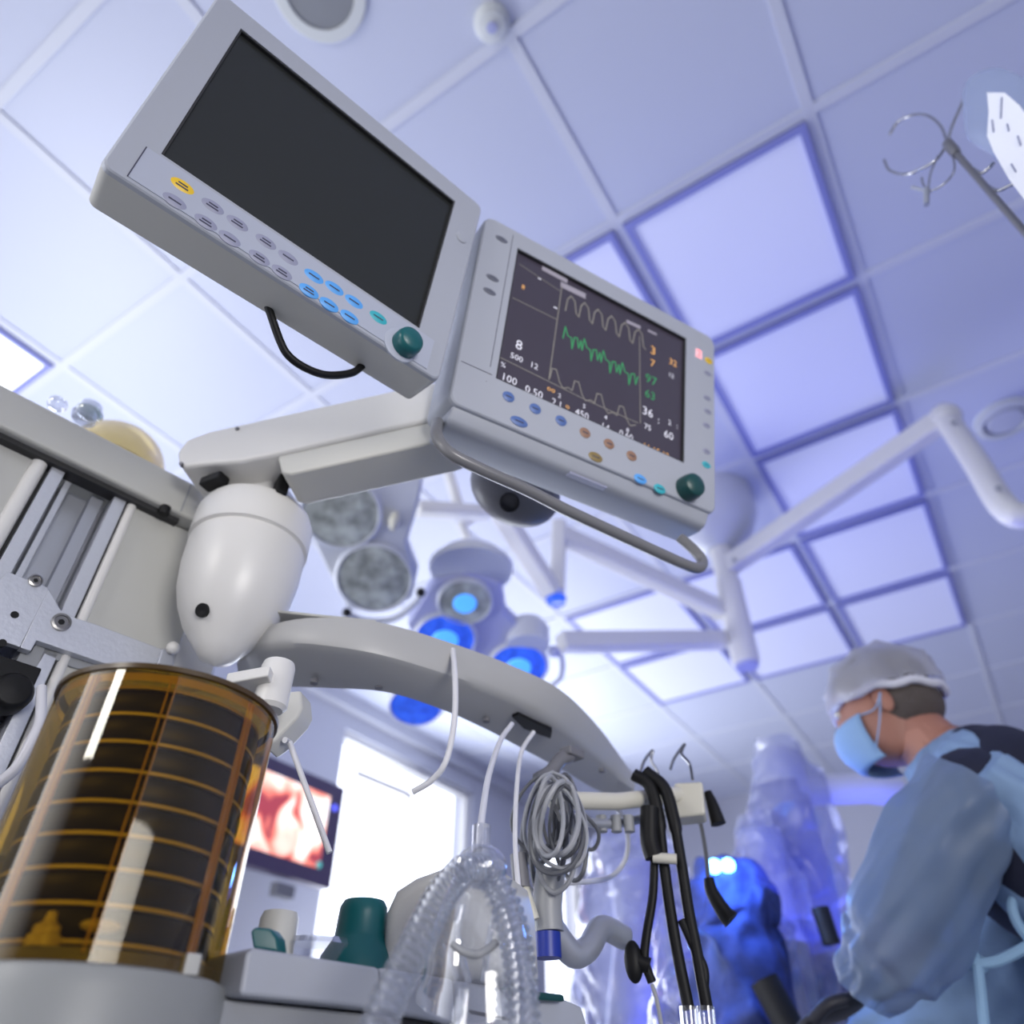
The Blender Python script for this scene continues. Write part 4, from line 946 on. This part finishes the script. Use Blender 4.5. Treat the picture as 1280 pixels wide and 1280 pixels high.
# ================================================================== draped surgical robot
def wob(p, amp, fq, seed=0):
    o = Vector((seed, seed * 1.7, 0)); return p + noise.noise_vector(p * fq + o) * amp + noise.noise_vector(p * fq * 2.6 + o) * amp * .5 
def sleeve(pts, radii, mm, name, parent, amp=.02, fq=14, seg=80, sy=1, seed=0, n=20, cap=False, fold=0):
    P = spline(pts, n); N = len(P); rg = []; up = None
    for i, p in enumerate(P):
        tt = (P[min(i + 1, N - 1)] - P[max(i - 1, 0)]).normalized()
        if up is None: up = (XV - tt * XV.dot(tt)).normalized()
        up = (up - tt * up.dot(tt)).normalized(); w = tt.cross(up)
        k = i / (N - 1) * (len(radii) - 1); j = min(int(k), len(radii) - 2); r = radii[j] + (radii[j + 1] - radii[j]) * (k - j)
        ring = []
        for q in range(seg):
            th = 2 * math.pi * q / seg; rr = r + fold * (math.sin(5 * th + 2.2 * k + seed) + .6 * math.sin(11 * th - 3.1 * k) + .7 * math.sin(7 * k + 2 * th))
            ring.append(wob(p + up * math.cos(th) * rr + w * math.sin(th) * rr * sy, amp, fq, seed))
        rg.append(ring)
    return MB().rings(rg, cap).build(name, mm, parent)
RDb = 2.5
t = thing('surgical_robot', atD(980, 1300, RDb) * Vector((1, 1, 0)) if 0 else Vector((*atD(980, 1200, RDb).xy, 0)), 'white surgical robot arms wrapped in clear crinkled drapes beside the surgeon', 'surgical robot')
hc = atD(975, 968, RDb)
MB().lathe(hc - UP * .09, UP + XV * .06, [(.001, -.004), (.070, 0), (.078, .012), (.078, .12), (.070, .15), (.045, .172), (.001, .178)], 36).build('arm_head', 'robot', t)
MB().tube([atD(975, 985, RDb), atD(990, 1050, RDb), atD(1010, 1130, RDb), atD(1030, 1300, RDb)], .085, 24, True, 8).build('arm_column', 'robotd', t)
MB().tube([atD(985, 990, RDb), atD(1080, 985, RDb + .1), atD(1120, 990, RDb + .2)], .045, 18, False).build('cross_boom', 'robot', t)
MB().tube([atD(948, 1040, RDb - .15), atD(962, 1110, RDb - .15), atD(985, 1200, RDb - .15), atD(1000, 1310, RDb - .15)], .06, 20, True, 8).build('instrument_arm', 'robot', t)
sleeve([atD(972, 935, RDb - .02), atD(985, 1000, RDb - .02), atD(1000, 1080, RDb - .02), atD(1020, 1180, RDb - .02), atD(1030, 1320, RDb - .02)], [.08, .12, .13, .14, .14], 'film', 'drape_sheet', t, .035, 7, seed=1)
sleeve([atD(945, 1020, RDb - .2), atD(955, 1080, RDb - .2), atD(975, 1170, RDb - .22), atD(1000, 1320, RDb - .22)], [.05, .09, .11, .12], 'film', 'drape_sheet', t, .035, 8, seed=3)
# left draped arm
t = thing('surgical_robot', Vector((*atD(800, 1200, 2.9).xy, 0)), 'pale lilac draped robot arm behind the black hoses', 'surgical robot')
MB().tube([atD(790, 1080, 2.9), atD(800, 1160, 2.9), atD(790, 1320, 2.9)], .09, 20, True, 8).build('arm_column', 'robot', t)
sleeve([atD(790, 1020, 2.85), atD(795, 1080, 2.85), atD(800, 1160, 2.85), atD(800, 1330, 2.85)], [.06, .17, .21, .22], 'film', 'drape_sheet', t, .045, 7, seed=5)
# blue-draped middle arm with leds
t = thing('surgical_robot', Vector((*atD(900, 1200, 2.1).xy, 0)), 'robot arm under saturated blue drape with two lit blue lamps', 'surgical robot')
sleeve([atD(900, 1072, 2.02), atD(908, 1110, 2.02), atD(925, 1180, 2.02), atD(935, 1340, 2.02)], [.05, .09, .11, .12], 'bluecloth', 'drape_sheet', t, .05, 7, seed=7, cap=True)
sleeve([atD(862, 1130, 2.2), atD(870, 1180, 2.2), atD(880, 1340, 2.2)], [.05, .10, .12], 'film', 'drape_film', t, .04, 8, seed=8)
sleeve([atD(925, 1085, 2.12), atD(940, 1130, 2.12), atD(960, 1210, 2.12), atD(975, 1340, 2.12)], [.03, .06, .07, .08], 'film', 'drape_film', t, .035, 8, seed=18)
for x, y in ((893, 1083), (910, 1082)):
    p = atD(x, y, 1.96); MB().ell(p, Matrix.Identity(3), .017, .017, .017, 16, 10).build('indicator_lamp', 'led', t)
pl_ = bpy.data.lights.new('indicator_glow', 'POINT'); pl_.energy = 2.5; pl_.color = (.1, .3, 1); pl_.shadow_soft_size = .03
po_ = bpy.data.objects.new('indicator_glow', pl_); COL.objects.link(po_); po_.location = atD(902, 1078, 1.85)
p = atD(868, 1180, 1.95); MB().ell(p, Matrix.Identity(3), .012, .012, .014, 16, 10).build('indicator_lamp', 'led', t)
MB().tube([atD(1025, 1135, 2.0), atD(1040, 1180, 2.0)], .02, 14, False).build('instrument', 'dark', t)
MB().tube([atD(955, 1225, 1.85), atD(990, 1290, 1.85)], .03, 14, False).build('instrument', 'dark', t)

# ================================================================== person in gown
HD = 1.66
FWD = Vector((-.80, .60, 0)).normalized(); LAT = UP.cross(FWD)      # faces left; LAT = the person's left, towards us
hc = atD(1106, 886, HD)
t = thing('person', Vector((*atD(1230, 1150, 1.6).xy, 0)), 'person in light blue gown, white hair net and face mask, leaning left', 'person')
sh = hc - UP * .215 - FWD * .125; hip = Vector((sh.x, sh.y, 0)) - FWD * .40; hip.z = .98
neck = hc - UP * .125 - FWD * .075
# continuous body grown from a skeleton
J = dict(pel=hip, waist=hip.lerp(sh, .35), chest=hip.lerp(sh, .75), sh=sh, neck=neck, skull=hc - UP * .04 - FWD * .02)
sl_, sr_ = sh + LAT * .19 - UP * .02, sh - LAT * .19 - UP * .02
el, er = atD(1128, 1165, HD - .15), sr_ + FWD * .16 - UP * .24
wl, wr = atD(1078, 1245, HD - .12), er + FWD * .24 - UP * .10
hl, hr_ = hip + LAT * .10 - UP * .08, hip - LAT * .10 - UP * .08
kl, kr = Vector((hl.x, hl.y, .52)) + FWD * .04, Vector((hr_.x, hr_.y, .52)) + FWD * .04
al, ar_ = Vector((hl.x, hl.y, .09)), Vector((hr_.x, hr_.y, .09))
tl, tr_ = al + FWD * .17 - UP * .05, ar_ + FWD * .17 - UP * .05
V = [hip, J['waist'], J['chest'], sh, neck, J['skull'], sl_, el, wl, sr_, er, wr, hl, kl, al, tl, hr_, kr, ar_, tr_]
Rr = [.15, .135, .15, .12, .058, .075, .07, .048, .034, .07, .048, .034, .10, .065, .042, .035, .10, .065, .042, .035]
Ed = [(0, 1), (1, 2), (2, 3), (3, 4), (4, 5), (3, 6), (6, 7), (7, 8), (3, 9), (9, 10), (10, 11), (0, 12), (12, 13), (13, 14), (14, 15), (0, 16), (16, 17), (17, 18), (18, 19)]
me = bpy.data.meshes.new('body'); loc = hip.copy(); me.from_pydata([tuple(v - loc) for v in V], Ed, []); 
bm_ = mat('navy clothes below the neck', (.5, .24, .17), .7); n_ = bm_.node_tree
tc_ = n_.nodes.new('ShaderNodeTexCoord'); sx_ = n_.nodes.new('ShaderNodeSeparateXYZ'); gt_ = n_.nodes.new('ShaderNodeMath'); gt_.operation = 'GREATER_THAN'
gt_.inputs[1].default_value = sh.z + .045 - hip.z; mc_ = n_.nodes.new('ShaderNodeMix'); mc_.data_type = 'RGBA'
mc_.inputs[6].default_value = (.008, .010, .03, 1); mc_.inputs[7].default_value = (.50, .24, .17, 1)
n_.links.new(tc_.outputs['Object'], sx_.inputs[0]); n_.links.new(sx_.outputs['Z'], gt_.inputs[0]); n_.links.new(gt_.outputs[0], mc_.inputs[0])
n_.links.new(mc_.outputs[2], n_.nodes['Principled BSDF'].inputs['Base Color']); me.materials.append(bm_)
bo_ = bpy.data.objects.new('body', me); _place(bo_, loc, t)
sk = bo_.modifiers.new('skin', 'SKIN'); sk.use_smooth_shade = True
me.skin_vertices  # layer exists once the modifier is added
sv = me.skin_vertices[0].data
for i, r in enumerate(Rr): sv[i].radius = (r, r * (.8 if i in (1, 2, 3) else 1)); sv[i].use_root = (i == 0)
ss = bo_.modifiers.new('sub', 'SUBSURF'); ss.levels = ss.render_levels = 2
# head with face profile
HR = Matrix((FWD, LAT, UP)).transposed()
tilt = Matrix.Rotation(math.radians(8), 3, LAT)
HR = tilt @ HR
def hp_(f, l, u): return hc + HR @ Vector((f, l, u))
rg = []
prof = [(-.115, .030, .034, -.01), (-.105, .052, .050, .010), (-.085, .070, .060, .018), (-.06, .080, .066, .014), (-.03, .090, .072, .008), (0, .096, .076, .002), (.03, .100, .078, -.002), (.06, .096, .076, -.006), (.09, .078, .062, -.008), (.108, .05, .04, -.008), (.118, .015, .012, -.008)]
for u_, rf, rl, off in prof:
    ring = []
    for k in range(32):
        a = 2 * math.pi * k / 32; ca, sa = math.cos(a), math.sin(a)
        f = off + rf * ca
        if ca > .9: # nose, brow, lips
            w = (ca - .9) / .1
            f += w * (.020 * math.exp(-((u_ + .028) / .022) ** 2) + .006 * math.exp(-((u_ - .022) / .012) ** 2) + .006 * math.exp(-((u_ + .068) / .012) ** 2))
        ring.append(hp_(f, rl * sa, u_))
    rg.append(ring)
hd = MB().rings(rg).build('head', 'skin', t, sub=1)
MB().tube([hp_(-.03, 0, -.05), neck, sh + UP * .08 + FWD * .04], .056, 20, True, 6, rf=lambda k: .054 + .018 * k).build('neck', 'skin', t)
for s_ in (1, -1):
    MB().ell(hp_(-.012, s_ * .078, -.012), HR @ Matrix.Rotation(math.radians(10), 3, 'Y'), .017, .008, .030, 18, 12).build('ear', 'skin', hd)
    MB().ell(hp_(.088, s_ * .032, .008), HR, .010, .014, .008, 14, 10).use('white').build('eye', mat('eye %d' % s_, (.5, .48, .45), .3), hd)
MB().ell(hp_(-.035, 0, -.015), HR, .078, .079, .062, 28, 14).build('hair', 'hair', hd)
MB().ell(hp_(-.010, 0, .050), HR, .100, .082, .078, 32, 16).build('hair', 'hair', hd)
# hair net, puffed and crinkled with a gathered band
rg = []
for i in range(15):
    a = -.20 + (1.57 + .20) * i / 14; ca = math.cos(a); sa = math.sin(a)
    rg.append([wob(hp_(-.012, 0, .030) + HR @ Vector((.122 * ca * math.cos(q), .104 * ca * math.sin(q), .104 * sa)), .014, 22, 2) for q in [2 * math.pi * j / 48 for j in range(48)]])
rg = [[hp_(-.012, 0, 0) + (p - hp_(-.012, 0, 0)) for p in r] for r in rg]
MB().rings(rg, False).build('hair_net', 'net', t, label='white gathered hair net')
bd = [hp_(-.012 + .110 * math.cos(q), .092 * math.sin(q), .026 - .030 * (1 - math.cos(q)) / 2 + .004 * math.sin(9 * q)) for q in [2 * math.pi * j / 40 for j in range(41)]]
MB().tube(bd, .009, 10, False).build('net_band', mat('white elastic band', (.72, .72, .78), .7), t)
# mask over nose and mouth
rg = []
for i, u_ in enumerate((-.020, -.030, -.045, -.060, -.075, -.09, -.105, -.118)):
    k = i / 7; bul = .118 + .014 * math.sin(k * math.pi) - .028 * k ** 2; ring = []
    for j in range(17):
        a = math.radians(-68 + 136 * j / 16); ring.append(hp_(bul * math.cos(a) * (1 if abs(a) < .5 else .98), .080 * math.sin(a) * (1 - .1 * k), u_ - .0 + .003 * math.sin(i * 3)))
    rg.append(ring)
b = MB(); b.rings(rg, False, False); mo = b.build('face_mask', 'mask', t, label='pale blue pleated face mask'); so = mo.modifiers.new('solid', 'SOLIDIFY'); so.thickness = .003
for s_ in (1, -1):
    for u_ in (-.025, -.10): MB().tube([hp_(.045, s_ * .073, u_), hp_(.01, s_ * .083, -.02 + u_ * .3), hp_(-.015, s_ * .086, -.002)], .0016, 6).build('ear_loop', 'mask', mo)
# gown: loose torso, collar, sleeves, back opening showing navy scrubs
def loft(ringdata, mm, name, amp, fq, seed, a0=0, a1=360, seg=48, n=6, label=None, fold=.0):
    """ringdata: centre, forward half-depth, lateral half-width, tilt axis vector; angles measured from the front"""
    cs = spline([r[0] for r in ringdata], n); N = len(cs); rg = []
    for i, c in enumerate(cs):
        k = i / (N - 1) * (len(ringdata) - 1); j = min(int(k), len(ringdata) - 2); q = k - j
        aa = [r[3] if len(r) > 3 else a1 for r in ringdata]; ae = aa[j] * (1 - q) + aa[j + 1] * q
        rf = ringdata[j][1] * (1 - q) + ringdata[j + 1][1] * q; rl = ringdata[j][2] * (1 - q) + ringdata[j + 1][2] * q
        d = (cs[min(i + 1, N - 1)] - cs[max(i - 1, 0)]).normalized(); f = (FWD - d * FWD.dot(d)).normalized(); l = d.cross(f); l = l if l.dot(LAT) > 0 else -l
        ring = []
        for s_ in range(seg + 1):
            a = math.radians(a0 + (ae - a0) * s_ / seg)
            fo = 1 + fold * (math.sin(6 * a + 3 * k) + .7 * math.sin(13 * a - 2 * k) + .5 * math.sin(21 * a + k)); p = c + f * rf * fo * math.cos(a) + l * rl * fo * math.sin(a); ring.append(wob(p, amp, fq, seed))
        rg.append(ring)
    o = MB().rings(rg, False, False).build(name, mm, t, label=label); so = o.modifiers.new('solid', 'SOLIDIFY'); so.thickness = .003; return o
sp = (sh - hip).normalized()
loft([(sh + UP * .108 + FWD * .055, .070, .076, 165), (sh + UP * .085 + FWD * .045, .080, .11, 140), (sh + UP * .035 + FWD * .01, .115, .185, 116), (sh - UP * .04 - FWD * .01, .14, .225, 118), (hip.lerp(sh, .72) + FWD * .02, .155, .235, 124), (hip.lerp(sh, .4) + FWD * .03, .165, .235, 140),
      (hip + FWD * .03, .19, .25, 145), (hip - UP * .28, .22, .27, 150), (hip - UP * .52, .24, .29, 150)], 'gown', 'gown', .020, 6, 11, -142, 142, 96, 14, fold=.022, label='light blue isolation gown')
loft([(sh + UP * .095 + FWD * .045, .055, .060), (sh + UP * .065 + FWD * .010, .085, .12), (sh + UP * .015 - FWD * .015, .128, .19), (sh - UP * .08 - FWD * .02, .14, .205), (hip.lerp(sh, .4) + FWD * .02, .15, .20), (hip, .16, .20)], 'navy', 'scrub_top', .006, 8, 12, 0, 360, label='navy scrub top')
sleeve([sl_ - LAT * .02, sl_.lerp(el, .4), el, el.lerp(wl, .5), wl], [.080, .088, .088, .075, .045], 'sheer', 'sleeve', t, .014, 6, seed=14, fold=.0045)
sleeve([sr_ - UP * .03, sr_.lerp(er, .5), er, er.lerp(wr, .5), wr], [.095, .10, .095, .085, .05], 'gown', 'sleeve', t, .014, 6, seed=15, fold=.004)
MB().tube([sl_.lerp(el, .35), el, el.lerp(wl, .6)], .045, 16).build('forearm_skin', 'skin', t)
def hand(w, d, side):
    b = MB(); d = d.normalized(); lat = d.cross(UP).normalized() * side; R = basis(d, lat)
    b.ell(w + d * .045, R, .040, .016, .052, 20, 12)
    for i, (o, ln) in enumerate(((-.028, .068), (-.010, .078), (.009, .074), (.027, .058))):
        p0 = w + d * .075 + lat * o; p1 = p0 + d * ln * .5 - UP * .008; p2 = p1 + d * ln * .3 - UP * .022; p3 = p2 + d * ln * .1 - UP * .020
        b.tube([p0, p1, p2, p3], .0085, 10, True, 5)
    p0 = w + d * .02 - lat * .03; b.tube([p0, p0 + d * .025 - lat * .02, p0 + d * .055 - lat * .026 - UP * .012], .010, 10, True, 5)
    return b.build('gloved_hand', 'glove', t)
hand(wl, (wl - el) * .6 + FWD * .1, 1); hand(wr, wr - er, -1)
# waist tie with knot on the near side
tk = atD(1222, 1205, HD - .14)
for q in (((1130, 1120), (1160, 1170), (1222, 1205)), ((1222, 1205), (1250, 1200), (1290, 1180)), ((1222, 1205), (1226, 1240), (1232, 1300)), ((1168, 1060), (1190, 1130), (1222, 1205)), ((1290, 1180), (1270, 1150), (1266, 1125), (1285, 1110))):
    MB().tube([atD(x, y, HD - .15) for x, y in q], .008, 8, True, 6).build('gown_tie', 'gownb', t)
MB().ell(tk, Matrix.Identity(3), .016, .014, .014, 14, 10).build('tie_knot', 'gownb', t)
# second gowned shoulder behind
t = thing('person', Vector((*atD(1235, 985, 2.3).xy, 0)), 'person standing behind the leaning surgeon, only pale blue gowned back visible', 'person')
p0 = atD(1235, 985, 2.3)
bb_ = [(p0 + UP * .12, .05), (p0 + UP * .05, .10), (p0 - UP * .02, .16), (p0 - UP * .2, .18), (Vector((p0.x, p0.y, 1.0)), .19), (Vector((p0.x, p0.y, .5)), .16), (Vector((p0.x, p0.y, .02)), .12)]
sleeve([q[0] for q in bb_], [q[1] for q in bb_], 'gown', 'body', t, .015, 8, seed=21, cap=True)
